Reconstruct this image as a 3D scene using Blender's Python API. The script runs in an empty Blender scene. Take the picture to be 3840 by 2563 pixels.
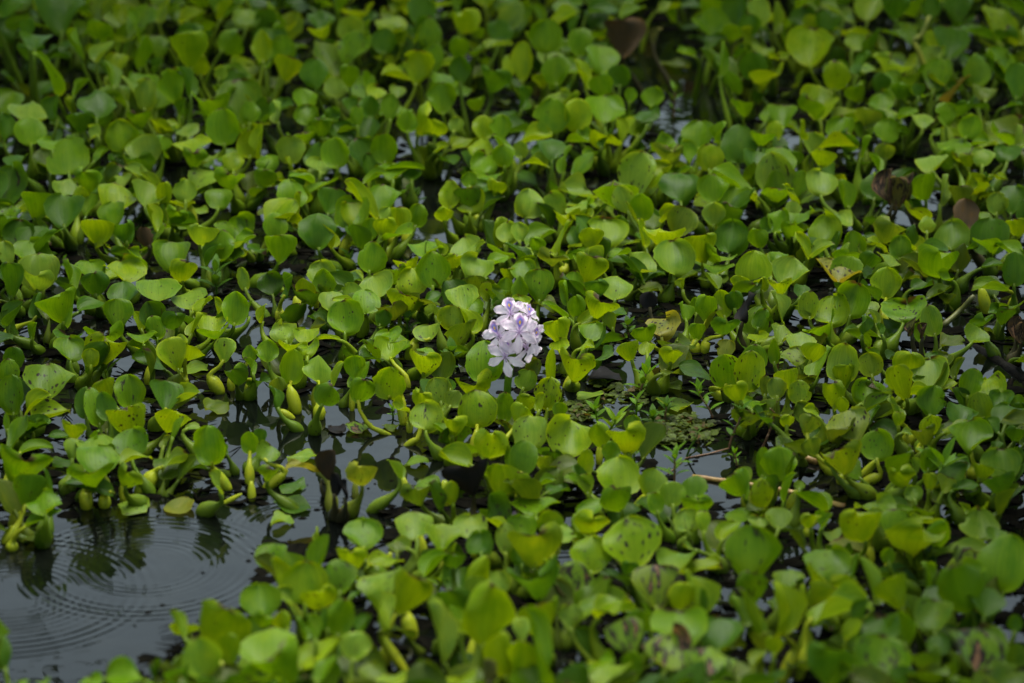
import bpy, math, random
import numpy as np
from mathutils import Vector

random.seed(7)
rng = np.random.default_rng(7)
scene = bpy.context.scene
col = scene.collection

# ------------------------------------------------------------------ camera
FOCAL = 123.0
PITCH = math.radians(20.5)
DIST = 6.0
CAM_H = DIST * math.sin(PITCH)
PW, PH = 3840.0, 2563.0
cam_data = bpy.data.cameras.new("camera")
cam = bpy.data.objects.new("camera", cam_data)
col.objects.link(cam)
cam.location = (0, 0, CAM_H)
cam.rotation_euler = (math.pi / 2 - PITCH, 0, 0)
cam_data.lens = FOCAL
cam_data.sensor_width = 36.0
cam_data.clip_start = 0.05
cam_data.clip_end = 2000
cam_data.dof.use_dof = True
cam_data.dof.aperture_fstop = 3.2
cam_data.dof.focus_distance = 5.85
scene.camera = cam

# ------------------------------------------------------------------ sky, soft sun, exposure (overcast day)
world = bpy.data.worlds.new("World")
scene.world = world
world.use_nodes = True
wn = world.node_tree
wn.nodes.clear()
w_out = wn.nodes.new("ShaderNodeOutputWorld")
w_bg = wn.nodes.new("ShaderNodeBackground")
w_sky = wn.nodes.new("ShaderNodeTexSky")
w_sky.sky_type = 'NISHITA'
w_sky.sun_disc = False
SUN_ELEV, SUN_ROT = math.radians(76), math.radians(25)
w_sky.sun_elevation = SUN_ELEV
w_sky.sun_rotation = SUN_ROT
w_sky.air_density = 1.0
w_sky.dust_density = 3.0
w_hsv = wn.nodes.new("ShaderNodeHueSaturation")
w_hsv.inputs["Saturation"].default_value = 0.55
w_bg.inputs["Strength"].default_value = 0.05
wn.links.new(w_sky.outputs[0], w_hsv.inputs["Color"])
w_tint = wn.nodes.new("ShaderNodeMix")          # thin grey-green overcast veil
w_tint.data_type = 'RGBA'
w_tint.blend_type = 'MULTIPLY'
w_tint.inputs[0].default_value = 1.0
w_tint.inputs[7].default_value = (0.90, 1.0, 0.93, 1)
wn.links.new(w_hsv.outputs[0], w_tint.inputs[6])
wn.links.new(w_tint.outputs[2], w_bg.inputs["Color"])
wn.links.new(w_bg.outputs[0], w_out.inputs["Surface"])

sun_data = bpy.data.lights.new("overcast_sun", 'SUN')
sun_data.energy = 1.5
sun_data.angle = math.radians(55)
sun_data.color = (1.0, 0.965, 0.88)
sun = bpy.data.objects.new("overcast_sun", sun_data)
col.objects.link(sun)
sdir = Vector((math.sin(SUN_ROT) * math.cos(SUN_ELEV), math.cos(SUN_ROT) * math.cos(SUN_ELEV), math.sin(SUN_ELEV)))
sun.rotation_euler = sdir.to_track_quat('Z', 'Y').to_euler()
sun.location = (0, 6, 8)

vs = scene.view_settings
vs.view_transform = 'Standard'
vs.look = 'None'
vs.exposure = 2.45
vs.gamma = 1.0
vs.use_curve_mapping = False
scene.cycles.max_bounces = 5
scene.cycles.caustics_reflective = False
scene.cycles.caustics_refractive = False
scene.cycles.transmission_bounces = 4

# ------------------------------------------------------------------ projection helpers
R0 = np.array([1.0, 0, 0])
F0 = np.array([0, math.cos(PITCH), -math.sin(PITCH)])
U0 = np.array([0, math.sin(PITCH), math.cos(PITCH)])
CAM = np.array([0, 0, CAM_H])
ZUP = np.array([0, 0, 1.0])


def ray(px, py):
    k = 36.0 / FOCAL / PW
    return F0 + R0 * (px - PW / 2) * k - U0 * (py - PH / 2) * k


def at(px, py, z=0.0):
    d = ray(px, py)
    return CAM + d * ((z - CAM_H) / d[2])


def mpp(p):
    """metres per photo pixel at the distance of point p"""
    return float(np.dot(p - CAM, F0)) * 36.0 / FOCAL / PW


def pix(p):
    d = np.asarray(p) - CAM
    z = np.dot(d, F0)
    k = FOCAL / 36.0 * PW
    return PW / 2 + np.dot(d, R0) / z * k, PH / 2 - np.dot(d, U0) / z * k


def unit(v):
    return v / (np.linalg.norm(v) + 1e-12)


def inside(x, y, poly):
    c = False
    n = len(poly)
    j = n - 1
    for i in range(n):
        xi, yi = poly[i]
        xj, yj = poly[j]
        if (yi > y) != (yj > y) and x < (xj - xi) * (y - yi) / (yj - yi) + xi:
            c = not c
        j = i
    return c


def tag(o, label=None, cat=None, group=None, kind=None):
    for k, v in (("label", label), ("category", cat), ("group", group), ("kind", kind)):
        if v:
            o[k] = v
    return o


def empty(name, loc):
    o = bpy.data.objects.new(name, None)
    o.location = tuple(loc)
    o.empty_display_size = 0.02
    col.objects.link(o)
    return o


def mesh_object(name, V, Fq, mat, parent=None, attrs=None, smooth=True):
    me = bpy.data.meshes.new(name)
    me.from_pydata([tuple(v) for v in V], [], Fq)
    if smooth:
        me.polygons.foreach_set("use_smooth", [True] * len(me.polygons))
    for an, (kind, data) in (attrs or {}).items():
        a = me.attributes.new(an, kind, 'POINT')
        a.data.foreach_set("color" if kind == 'FLOAT_COLOR' else "vector" if kind == 'FLOAT_VECTOR' else "value",
                           np.asarray(data, dtype=np.float32).ravel())
    me.materials.append(mat)
    o = bpy.data.objects.new(name, me)
    col.objects.link(o)
    if parent is not None:
        o.parent = parent
    return o

# ------------------------------------------------------------------ materials
class NT:
    def __init__(self, mat):
        mat.use_nodes = True
        self.t = mat.node_tree
        self.t.nodes.clear()

    def n(self, kind, **kw):
        nd = self.t.nodes.new(kind)
        for k, v in kw.items():
            setattr(nd, k, v)
        return nd

    def link(self, a, b):
        self.t.links.new(a, b)

    def put(self, sock, v):
        if isinstance(v, bpy.types.NodeSocket):
            self.link(v, sock)
        else:
            sock.default_value = v

    def math(self, op, a, b=0.0, c=0.0, clamp=False):
        m = self.n("ShaderNodeMath", operation=op, use_clamp=clamp)
        for i, v in enumerate((a, b, c)):
            self.put(m.inputs[i], v)
        return m.outputs[0]

    def mapr(self, v, a, b, c=0.0, d=1.0):
        m = self.n("ShaderNodeMapRange", interpolation_type='SMOOTHSTEP')
        for i, x in enumerate((v, a, b, c, d)):
            self.put(m.inputs[i], x)
        return m.outputs[0]

    def mix(self, f, a, b, blend='MIX'):
        m = self.n("ShaderNodeMix", data_type='RGBA', blend_type=blend)
        self.put(m.inputs[0], f)
        self.put(m.inputs[6], a)
        self.put(m.inputs[7], b)
        return m.outputs[2]

    def vec(self, x, y, z):
        m = self.n("ShaderNodeCombineXYZ")
        for i, v in enumerate((x, y, z)):
            self.put(m.inputs[i], v)
        return m.outputs[0]

    def noise(self, v, scale, detail=2.0, rough=0.5):
        m = self.n("ShaderNodeTexNoise")
        self.link(v, m.inputs["Vector"])
        m.inputs["Scale"].default_value = scale
        m.inputs["Detail"].default_value = detail
        m.inputs["Roughness"].default_value = rough
        return m.outputs[0]


def leaf_material(name, rough=0.36, trans=0.38, veins=True, spec=0.13):
    """colour per leaf from mesh attributes; veins, mottling, spots and streaks along the veins"""
    mat = bpy.data.materials.new(name)
    k = NT(mat)
    ac = k.n("ShaderNodeAttribute", attribute_name="lcol")
    al = k.n("ShaderNodeAttribute", attribute_name="lc")
    ap = k.n("ShaderNodeAttribute", attribute_name="lp")
    sl = k.n("ShaderNodeSeparateXYZ")
    k.link(al.outputs["Vector"], sl.inputs[0])
    sp = k.n("ShaderNodeSeparateXYZ")
    k.link(ap.outputs["Vector"], sp.inputs[0])
    t, s, seed = sl.outputs[0], sl.outputs[1], sl.outputs[2]
    spots, streak, rnd = sp.outputs[0], sp.outputs[1], sp.outputs[2]
    edge = ac.outputs["Alpha"]
    seed10 = k.math('MULTIPLY', seed, 37.0)
    v_soft = k.vec(t, k.math('MULTIPLY', s, 1.6), seed10)
    mott = k.noise(v_soft, 1.5, 3.0)
    base = ac.outputs["Color"]
    # mottling towards yellow and towards dark green
    yel = k.mix(1.0, base, (1.45, 1.18, 0.55, 1), 'MULTIPLY')
    drk = k.mix(1.0, base, (0.62, 0.78, 0.95, 1), 'MULTIPLY')
    c = k.mix(k.mapr(mott, 0.54, 0.74, 0.0, 0.55), base, yel)
    c = k.mix(k.mapr(mott, 0.5, 0.3, 0.0, 0.7), c, drk)
    if veins:
        v_v = k.vec(k.math('MULTIPLY', t, 15.0), k.math('MULTIPLY', s, 0.8), seed10)
        vn = k.noise(v_v, 1.0, 2.0)
        c = k.mix(k.mapr(vn, 0.35, 0.65, 0.0, 0.8), c, k.mix(1.0, c, (0.72, 0.8, 0.7, 1), 'MULTIPLY'))
    # paler midrib zone near the petiole
    c = k.mix(k.mapr(s, 0.22, 0.0, 0.0, 0.45), c, k.mix(1.0, c, (1.5, 1.25, 0.7, 1), 'MULTIPLY'))
    # thin paler margin
    c = k.mix(k.mapr(edge, 0.9, 1.0, 0.0, 0.6), c, k.mix(1.0, c, (1.7, 1.4, 0.8, 1), 'MULTIPLY'))
    # brown tip on some leaves
    tipn = k.math('ADD', s, k.math('MULTIPLY', k.math('SUBTRACT', mott, 0.5), 0.25))
    tipf = k.math('MULTIPLY', k.mapr(tipn, 0.93, 1.0), k.mapr(rnd, 0.55, 0.7))
    c = k.mix(tipf, c, (0.045, 0.028, 0.012, 1))
    # spots
    v_s = k.vec(k.math('MULTIPLY', t, 4.2), k.math('MULTIPLY', s, 4.6), seed10)
    vor = k.n("ShaderNodeTexVoronoi")
    k.link(v_s, vor.inputs["Vector"])
    vor.inputs["Scale"].default_value = 1.6
    clus = k.noise(v_soft, 2.6, 1.0)
    vcol = k.n("ShaderNodeSeparateColor")
    k.link(vor.outputs["Color"], vcol.inputs[0])
    thr = k.math('MULTIPLY', spots, k.mapr(clus, 0.36, 0.62, 0.0, 0.46))
    thr = k.math('MULTIPLY', thr, k.mapr(vcol.outputs[0], 0.1, 0.95, 0.05, 1.15))
    sf = k.mapr(k.math('SUBTRACT', vor.outputs["Distance"], thr), 0.03, -0.03)
    sf = k.math('MULTIPLY', sf, k.mapr(thr, 0.02, 0.06))
    # fine flecks
    fl = k.noise(k.vec(k.math('MULTIPLY', t, 9.0), k.math('MULTIPLY', s, 7.0), seed10), 2.2, 2.0)
    ff = k.math('MULTIPLY', k.mapr(fl, 0.63, 0.72), k.math('MULTIPLY', spots, 0.7, clamp=True))
    c = k.mix(k.math('MAXIMUM', sf, ff), c, (0.022, 0.017, 0.010, 1))
    # torn or rotted streaks that run along the veins
    v_k = k.vec(k.math('MULTIPLY', t, 2.6), k.math('MULTIPLY', s, 1.5), k.math('ADD', seed10, 11.3))
    kn = k.noise(v_k, 1.25, 3.0, 0.6)
    lo = k.math('SUBTRACT', 0.80, k.math('MULTIPLY', streak, 0.31))
    kf = k.math('MULTIPLY', k.mapr(k.math('SUBTRACT', kn, lo), 0.0, 0.05), k.mapr(streak, 0.05, 0.2))
    kt = k.mapr(k.math('SUBTRACT', kn, lo), 0.09, 0.15)
    c = k.mix(kf, c, k.mix(kt, (0.018, 0.014, 0.012, 1), (0.16, 0.09, 0.05, 1)))
    pb = k.n("ShaderNodeBsdfPrincipled")
    k.link(c, pb.inputs["Base Color"])
    k.put(pb.inputs["Roughness"], k.mapr(mott, 0.3, 0.7, rough - 0.08, rough + 0.12))
    pb.inputs["Specular IOR Level"].default_value = spec
    if veins:
        bump = k.n("ShaderNodeBump")
        bump.inputs["Strength"].default_value = 0.45
        bump.inputs["Distance"].default_value = 0.0012
        k.link(vn, bump.inputs["Height"])
        k.link(bump.outputs[0], pb.inputs["Normal"])
    tr = k.n("ShaderNodeBsdfTranslucent")
    k.link(k.mix(1.0, c, (1.75, 1.55, 0.45, 1), 'MULTIPLY'), tr.inputs["Color"])
    mx = k.n("ShaderNodeMixShader")
    mx.inputs[0].default_value = trans
    k.link(pb.outputs[0], mx.inputs[1])
    k.link(tr.outputs[0], mx.inputs[2])
    out = k.n("ShaderNodeOutputMaterial")
    k.link(mx.outputs[0], out.inputs["Surface"])
    return mat


M_LEAF = leaf_material("hyacinth_leaf")
M_STEM = leaf_material("hyacinth_petiole", 0.33, 0.16, False)
M_DEAD = leaf_material("dead_leaf", 0.6, 0.05, True, 0.06)
M_WEED = leaf_material("weed_leaf", 0.45, 0.3)


def petal_material(name, banner):
    mat = bpy.data.materials.new(name)
    k = NT(mat)
    al = k.n("ShaderNodeAttribute", attribute_name="lc")
    sl = k.n("ShaderNodeSeparateXYZ")
    k.link(al.outputs["Vector"], sl.inputs[0])
    t, s, seed = sl.outputs
    vn = k.noise(k.vec(k.math('MULTIPLY', t, 7.0), k.math('MULTIPLY', s, 1.0), k.math('MULTIPLY', seed, 19.0)), 1.3, 2.0)
    c = k.mix(k.mapr(vn, 0.4, 0.65, 0.0, 0.6), (0.93, 0.83, 0.91, 1), (0.80, 0.60, 0.80, 1))
    c = k.mix(k.mapr(s, 0.35, 0.0, 0.0, 0.55), c, (0.60, 0.42, 0.72, 1))
    if banner:
        dt = k.math('MULTIPLY', t, 0.62)
        ds = k.math('SUBTRACT', s, 0.46)
        r = k.math('SQRT', k.math('ADD', k.math('MULTIPLY', dt, dt), k.math('MULTIPLY', ds, k.math('MULTIPLY', ds, 0.8))))
        r = k.math('ADD', r, k.math('MULTIPLY', k.math('SUBTRACT', vn, 0.5), 0.14))
        c = k.mix(k.mapr(r, 0.46, 0.30), c, (0.52, 0.28, 0.64, 1))
        c = k.mix(k.mapr(r, 0.29, 0.20), c, (0.20, 0.20, 0.60, 1))
        dm = k.math('ADD', k.math('MULTIPLY', k.math('ABSOLUTE', t), 0.75), k.math('ABSOLUTE', ds))
        c = k.mix(k.mapr(dm, 0.17, 0.13), c, (0.86, 0.48, 0.01, 1))
    pb = k.n("ShaderNodeBsdfPrincipled")
    k.link(c, pb.inputs["Base Color"])
    pb.inputs["Roughness"].default_value = 0.42
    bump = k.n("ShaderNodeBump")
    bump.inputs["Strength"].default_value = 0.5
    bump.inputs["Distance"].default_value = 0.001
    k.link(vn, bump.inputs["Height"])
    k.link(bump.outputs[0], pb.inputs["Normal"])
    tr = k.n("ShaderNodeBsdfTranslucent")
    k.link(c, tr.inputs["Color"])
    mx = k.n("ShaderNodeMixShader")
    mx.inputs[0].default_value = 0.5
    k.link(pb.outputs[0], mx.inputs[1])
    k.link(tr.outputs[0], mx.inputs[2])
    out = k.n("ShaderNodeOutputMaterial")
    k.link(mx.outputs[0], out.inputs["Surface"])
    return mat


M_PETAL = petal_material("lilac_petal", False)
M_BANNER = petal_material("banner_petal", True)


def plain_material(name, a, b, scale, rough, stretch=(1, 1, 1), bump=0.0):
    mat = bpy.data.materials.new(name)
    k = NT(mat)
    tc = k.n("ShaderNodeTexCoord")
    mp = k.n("ShaderNodeMapping")
    mp.inputs["Scale"].default_value = stretch
    k.link(tc.outputs["Object"], mp.inputs["Vector"])
    nz = k.noise(mp.outputs[0], scale, 4.0, 0.6)
    pb = k.n("ShaderNodeBsdfPrincipled")
    k.link(k.mix(k.mapr(nz, 0.35, 0.65), a, b), pb.inputs["Base Color"])
    pb.inputs["Roughness"].default_value = rough
    if bump:
        bp = k.n("ShaderNodeBump")
        bp.inputs["Distance"].default_value = bump
        k.link(nz, bp.inputs["Height"])
        k.link(bp.outputs[0], pb.inputs["Normal"])
    out = k.n("ShaderNodeOutputMaterial")
    k.link(pb.outputs[0], out.inputs["Surface"])
    return mat


M_STRAW = plain_material("straw_stem", (0.36, 0.24, 0.05, 1), (0.22, 0.12, 0.03, 1), 60, 0.5, (1, 1, 1), 0.001)
M_PINK = plain_material("reddish_stem", (0.22, 0.10, 0.05, 1), (0.12, 0.07, 0.03, 1), 80, 0.5)
M_BAND = plain_material("dark_band", (0.005, 0.005, 0.005, 1), (0.012, 0.011, 0.009, 1), 40, 0.7, (1, 1, 1), 0.006)
M_BAND.node_tree.nodes["Principled BSDF"].inputs["Specular IOR Level"].default_value = 0.04
M_OLIVE = plain_material("olive_stalk", (0.11, 0.12, 0.02, 1), (0.06, 0.06, 0.015, 1), 60, 0.5)
M_STAMEN = plain_material("stamen", (0.10, 0.02, 0.12, 1), (0.03, 0.01, 0.05, 1), 300, 0.5)
M_DEBRIS = plain_material("plant_debris", (0.0050, 0.0046, 0.0028, 1), (0.0018, 0.0018, 0.0014, 1), 90, 0.95)  # debris colour lowered to near black so the gaps look shaded
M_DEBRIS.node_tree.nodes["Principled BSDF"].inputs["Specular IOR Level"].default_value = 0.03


def water_material():
    mat = bpy.data.materials.new("dark_pond_water")
    k = NT(mat)
    geo = k.n("ShaderNodeNewGeometry")
    sx = k.n("ShaderNodeSeparateXYZ")
    k.link(geo.outputs["Position"], sx.inputs[0])
    total = None
    c1, c2, c3 = at(552, 2124), at(41, 2226), at(1150, 1985)
    # spreading rings: centre, ring radius, packet width, wavelength, height
    for c, r0, wd, wl, amp in ((c1, 0.165, 0.028, 0.0150, 0.0002), (c1, 0.09, 0.03, 0.0125, 0.00014),
                               (c2, 0.185, 0.032, 0.0160, 0.0002), (c2, 0.10, 0.04, 0.0130, 0.00014),
                               (c3, 0.10, 0.03, 0.0140, 0.00014)):
        dx = k.math('SUBTRACT', sx.outputs[0], float(c[0]))
        dy = k.math('SUBTRACT', sx.outputs[1], float(c[1]))
        r = k.math('SQRT', k.math('ADD', k.math('MULTIPLY', dx, dx), k.math('MULTIPLY', dy, dy)))
        q = k.math('DIVIDE', k.math('SUBTRACT', r, r0), wd)
        env = k.math('EXPONENT', k.math('MULTIPLY', k.math('MULTIPLY', q, q), -1.0))
        wv = k.math('SINE', k.math('MULTIPLY', r, 2 * math.pi / wl))
        h = k.math('MULTIPLY', k.math('MULTIPLY', wv, env), amp)
        total = h if total is None else k.math('ADD', total, h)
    nz = k.noise(geo.outputs["Position"], 14.0, 2.0)
    total = k.math('ADD', total, k.math('MULTIPLY', nz, 0.0009))
    bump = k.n("ShaderNodeBump")
    bump.inputs["Strength"].default_value = 1.0
    bump.inputs["Distance"].default_value = 1.0
    k.link(total, bump.inputs["Height"])
    pb = k.n("ShaderNodeBsdfPrincipled")
    film = k.noise(geo.outputs["Position"], 9.0, 5.0, 0.65)
    k.link(k.mix(k.mapr(film, 0.45, 0.7), (0.0022, 0.0028, 0.0024, 1), (0.0050, 0.0056, 0.0044, 1)), pb.inputs["Base Color"])
    k.put(pb.inputs["Roughness"], k.mapr(film, 0.5, 0.75, 0.02, 0.07))
    pb.inputs["IOR"].default_value = 1.333
    k.link(bump.outputs[0], pb.inputs["Normal"])
    out = k.n("ShaderNodeOutputMaterial")
    k.link(pb.outputs[0], out.inputs["Surface"])
    return mat


# ------------------------------------------------------------------ water
wv = [(-300, -60, 0), (300, -60, 0), (300, 900, 0), (-300, 900, 0)]
water = mesh_object("water", wv, [(0, 1, 2, 3)], water_material(), smooth=False)
tag(water, kind="structure")

# ------------------------------------------------------------------ where the leaves grow
# The stand was surveyed in sixteen fields.  Each entry: x y width height roll kind colour
#   kind: o open blade, c blade seen from behind (cupped), v folded blade seen from the side, n narrow, f lying flat, b swollen stalk
#   colour: g green, y yellow-green, d deep green, p pale, o olive, O ochre, B brown, K black; s/S spots, t/T streaks
FIELDS = {}
FIELDS[0, 0] = """560 120 400 280 0 o d;100 80 220 180 20 v d;260 250 120 140 0 o d;330 350 270 170 10 o d;290 480 200 140 0 c d
500 650 210 380 -10 v g;720 400 230 250 0 v g;940 450 230 130 60 v p;900 260 200 190 0 c g;1250 230 100 300 -5 n g;1290 480 100 280 0 n g
1120 130 150 130 0 o y;1500 100 120 200 25 v y;1740 450 290 290 0 c gy;1680 300 280 120 0 o g;1750 130 220 170 40 v y;2040 70 220 200 20 v y
2260 140 220 180 0 o p;2120 380 230 200 40 c g;1580 790 200 290 -15 o g;1710 740 150 260 -20 v d;1020 670 150 230 -15 v g;1340 860 200 250 10 o p
1120 860 180 150 -30 o p;740 800 190 190 45 v g;880 960 320 230 0 o d;500 990 230 220 0 v d;740 1110 220 160 0 c d;280 1200 260 220 0 o g
300 1060 380 120 10 o p;40 1170 130 250 0 v d;480 1300 240 130 0 o g;620 1440 370 240 0 o g;910 1410 180 160 40 v g;860 1210 150 80 -40 o p
1110 1240 260 260 -5 o gy;1290 1090 200 120 -20 c g;1320 1390 290 250 0 o p;1510 1340 140 190 0 v g;1750 1310 320 180 0 o y;1780 1450 200 150 0 c g
2050 1160 280 290 0 o g;1920 960 300 140 0 c g;2080 880 150 200 20 v g;2150 730 220 180 0 o d;2030 660 120 120 20 o p;1670 990 90 160 0 n g
1560 1150 170 110 0 o y;1720 1190 200 110 0 o p;2290 1020 170 180 0 o g;2290 1320 200 220 0 o y;2140 1490 180 140 0 o y;1950 1440 190 140 20 v p
160 1480 210 90 0 o d;1840 590 140 180 0 c y;1450 600 100 150 30 v d"""
FIELDS[1, 0] = """100 200 200 240 0 o d;130 90 150 160 0 v y;60 420 160 250 0 o y;240 450 200 220 0 o g;290 620 230 200 15 c y;540 670 230 250 0 o d
730 800 190 170 0 o p;590 200 220 140 0 o d;600 280 190 100 0 c y;880 250 220 220 -20 o p;780 450 110 130 0 o y;750 80 160 180 -10 v g
1240 210 250 190 0 o y;1300 330 170 150 -20 c y;1180 370 200 200 0 o d;1340 60 220 150 20 v y;1520 110 260 230 20 o d;1600 300 190 240 0 o g
1480 620 250 270 5 o y;1910 180 240 180 0 c y;1850 50 120 180 0 v g;2230 290 220 180 0 o d;2220 380 230 110 20 v p;1860 430 160 180 0 c g
1740 590 210 110 15 v p;1870 640 180 230 0 o d;1720 720 230 180 0 o g;1710 900 230 250 0 o g;2180 730 270 180 0 c d;2320 600 110 180 0 o y
860 690 160 200 0 c g;1010 730 90 150 -10 n g;1110 850 170 110 10 o y;1290 840 140 100 0 o p;1040 980 180 180 0 o d;1230 980 150 220 0 o g
1390 1110 180 180 0 o g;440 900 200 180 -10 o g;470 1050 200 180 0 o g;200 1030 200 180 10 v p;50 1000 130 200 0 o d;600 1170 160 170 0 c g
810 1200 240 180 0 v g;730 1400 240 240 -5 o g;310 1370 230 230 0 o p;1170 1360 210 240 -5 o g;1560 1150 300 170 30 c y;1640 1190 150 90 0 o p
1840 1140 130 130 20 o p;2090 1170 200 200 0 o y;2250 1160 180 200 0 o g;2060 1350 190 160 0 o y;2250 1330 120 220 -40 v g;2280 1430 190 180 0 o g
2110 1500 250 170 0 o g;30 1290 130 280 0 v y;100 1490 190 150 0 o g;320 1510 120 130 0 v y;590 1510 240 110 0 o p;1330 1510 370 140 5 v g
1000 1310 90 130 20 n g;930 1070 110 170 0 o g;700 1050 130 120 0 o d;2280 940 90 70 20 f y;1700 1360 130 110 30 v y;860 960 130 110 0 o d"""
FIELDS[2, 0] = """310 330 260 270 0 o g;250 120 120 190 -20 v g;510 50 250 140 0 o g;480 150 220 160 30 v y;620 390 200 230 0 o g;550 250 200 200 0 v d
820 530 290 260 0 o g;990 690 190 180 0 o d;90 560 190 320 0 o y;340 550 220 120 0 o p;400 640 220 240 0 o g;640 680 160 260 -20 v y
840 780 200 200 -20 o g;1080 870 105 130 0 o g;1300 890 180 160 10 o g;1240 1040 220 150 0 o d;1160 1150 230 150 0 o y;360 1060 300 290 0 o g
600 1060 230 270 0 o y;860 990 330 250 0 o g;1010 1190 110 210 0 v y;630 1250 220 180 0 v g;860 1270 170 170 30 v d;200 1280 300 170 0 v y
370 1360 250 200 0 o d;480 1450 150 240 10 v g;210 1480 210 180 -10 v y;80 1370 130 140 0 o p;1710 1230 280 230 0 o g;1900 1210 120 180 10 v g
2070 1310 290 310 0 o d;1400 1330 220 160 0 v g;1440 1410 240 140 10 c o;1600 1390 180 200 -20 v g;1810 1440 220 220 0 o y;1160 1510 260 110 -5 o p
1420 1550 200 60 0 o g;2250 1490 260 200 0 o d;2290 1260 200 140 0 c g;1850 200 260 230 0 o g;1920 540 120 280 0 v g;2180 230 170 180 0 o d
2270 100 180 230 0 o p;2220 600 220 230 0 o d;2110 480 170 130 30 v d;1110 100 230 130 30 v g;850 80 260 160 0 v d;1450 60 200 130 0 v y
1020 330 340 280 0 c B;2010 720 180 110 -10 f p;1480 600 240 90 -10 f o;100 900 160 200 0 v d;1320 330 140 150 20 v Bo;1600 480 150 90 -20 v g"""
FIELDS[3, 0] = """390 420 370 270 0 o y;620 690 220 220 0 c y;550 190 200 170 0 o d;320 170 220 170 0 o d;580 40 210 150 -30 v p;80 150 130 260 0 v py
850 560 230 230 20 v d;1120 600 320 150 10 c p;800 390 180 120 20 o p;1010 410 230 130 -40 v o;1670 390 310 260 0 o d;1500 60 150 160 0 o d
1330 60 220 160 -20 c g;1180 60 220 200 0 c d;1900 640 230 260 0 o dp;2150 570 220 200 0 o d;2290 740 200 280 0 o d;1230 820 200 160 0 c d
1040 760 160 160 0 c d;1380 830 110 120 0 o d;2000 840 180 130 0 o o;1780 960 240 170 0 c d;1640 1050 180 190 0 o g;1280 1040 180 90 30 v g
1040 950 220 130 0 o g;1090 1190 220 190 10 o g;900 1070 200 180 0 c o;1090 1060 170 130 -20 o p;680 1160 260 220 0 o g;620 1330 350 220 0 v y
420 1310 180 180 0 o p;140 1060 250 190 0 o g;320 1190 100 160 0 v y;60 1200 130 160 0 o y;120 1470 260 230 0 o g;900 1350 200 190 30 v g
1000 1490 170 200 -20 v g;1080 1380 160 140 0 c o;1420 1120 190 120 0 o p;1700 1340 280 160 0 o g;1650 1190 240 110 0 v g;1860 1160 190 200 20 o g
1930 1320 180 150 20 v g;1970 1430 190 160 0 o p;2200 1390 220 150 0 o d;2290 1240 120 180 0 v p;1500 1480 270 140 -10 o p;1650 1450 180 160 -40 c g
1840 1480 140 120 0 c y;2250 960 160 120 0 v d;490 1440 200 160 0 c y;850 1530 160 60 -10 f p;1560 720 170 130 -40 v y;2100 180 200 140 0 o d
2180 330 200 130 0 c d"""
FIELDS[0, 1] = """330 300 280 250 5 c g;580 370 330 220 0 o d;600 160 230 160 20 o p;800 80 240 200 0 c g;1090 70 210 130 10 o p;1060 250 330 230 0 o y
1350 200 290 210 10 o p;1030 390 240 190 0 o g;880 540 250 240 0 c y;1150 560 190 170 0 c d;1400 430 130 230 -25 v y;1510 230 130 220 0 c y
740 220 130 130 10 c y;1620 420 190 140 20 c g;1770 440 90 130 -10 b y;1830 360 130 110 0 f p;2000 240 220 180 0 o g;2120 80 240 150 0 c g
1700 180 200 180 0 o p;1840 580 250 180 0 c py;520 540 90 150 0 b y;380 590 70 110 -5 b y;190 590 110 110 -10 b y;1160 670 60 70 0 b y
60 750 140 200 0 o p;270 760 310 190 0 o g;370 900 380 330 -5 o p;340 1010 260 160 0 c p;100 990 210 310 0 c d;640 950 150 280 -10 v g
830 880 250 180 0 o g;1130 880 360 240 0 o y;1030 940 300 170 0 v y;1280 800 190 220 -20 v g;1580 770 310 230 0 o g;1690 920 240 170 15 c y
1450 1050 380 280 0 o gps;1740 1160 310 210 0 o ps;870 1030 250 200 0 c d;1130 1100 280 220 0 o d;560 1240 370 280 0 c g;860 1240 270 190 0 v d
1080 1310 270 260 0 o gs;1280 1370 150 190 -15 v y;1420 1440 190 210 -10 o g;1610 1370 230 130 0 c d;1860 1230 200 170 30 v y;2010 1240 180 160 0 v y
2160 1260 250 290 5 o g;1940 1390 270 190 0 o y;1770 1400 140 220 20 v y;1980 1490 300 80 0 c g;1310 1500 270 140 0 o g;630 1520 260 110 0 o d
980 1540 340 50 0 c g;120 1060 150 60 0 v d;120 1300 220 260 30 v d;320 1230 150 230 0 v d;310 1470 140 150 20 v g;90 1500 140 130 40 b g
2230 640 220 150 40 v g;1930 760 210 210 30 v d;2090 810 150 100 10 v g;2230 990 120 200 -10 o p;2270 1270 90 180 0 v g;1330 600 130 170 -20 c B"""
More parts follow.
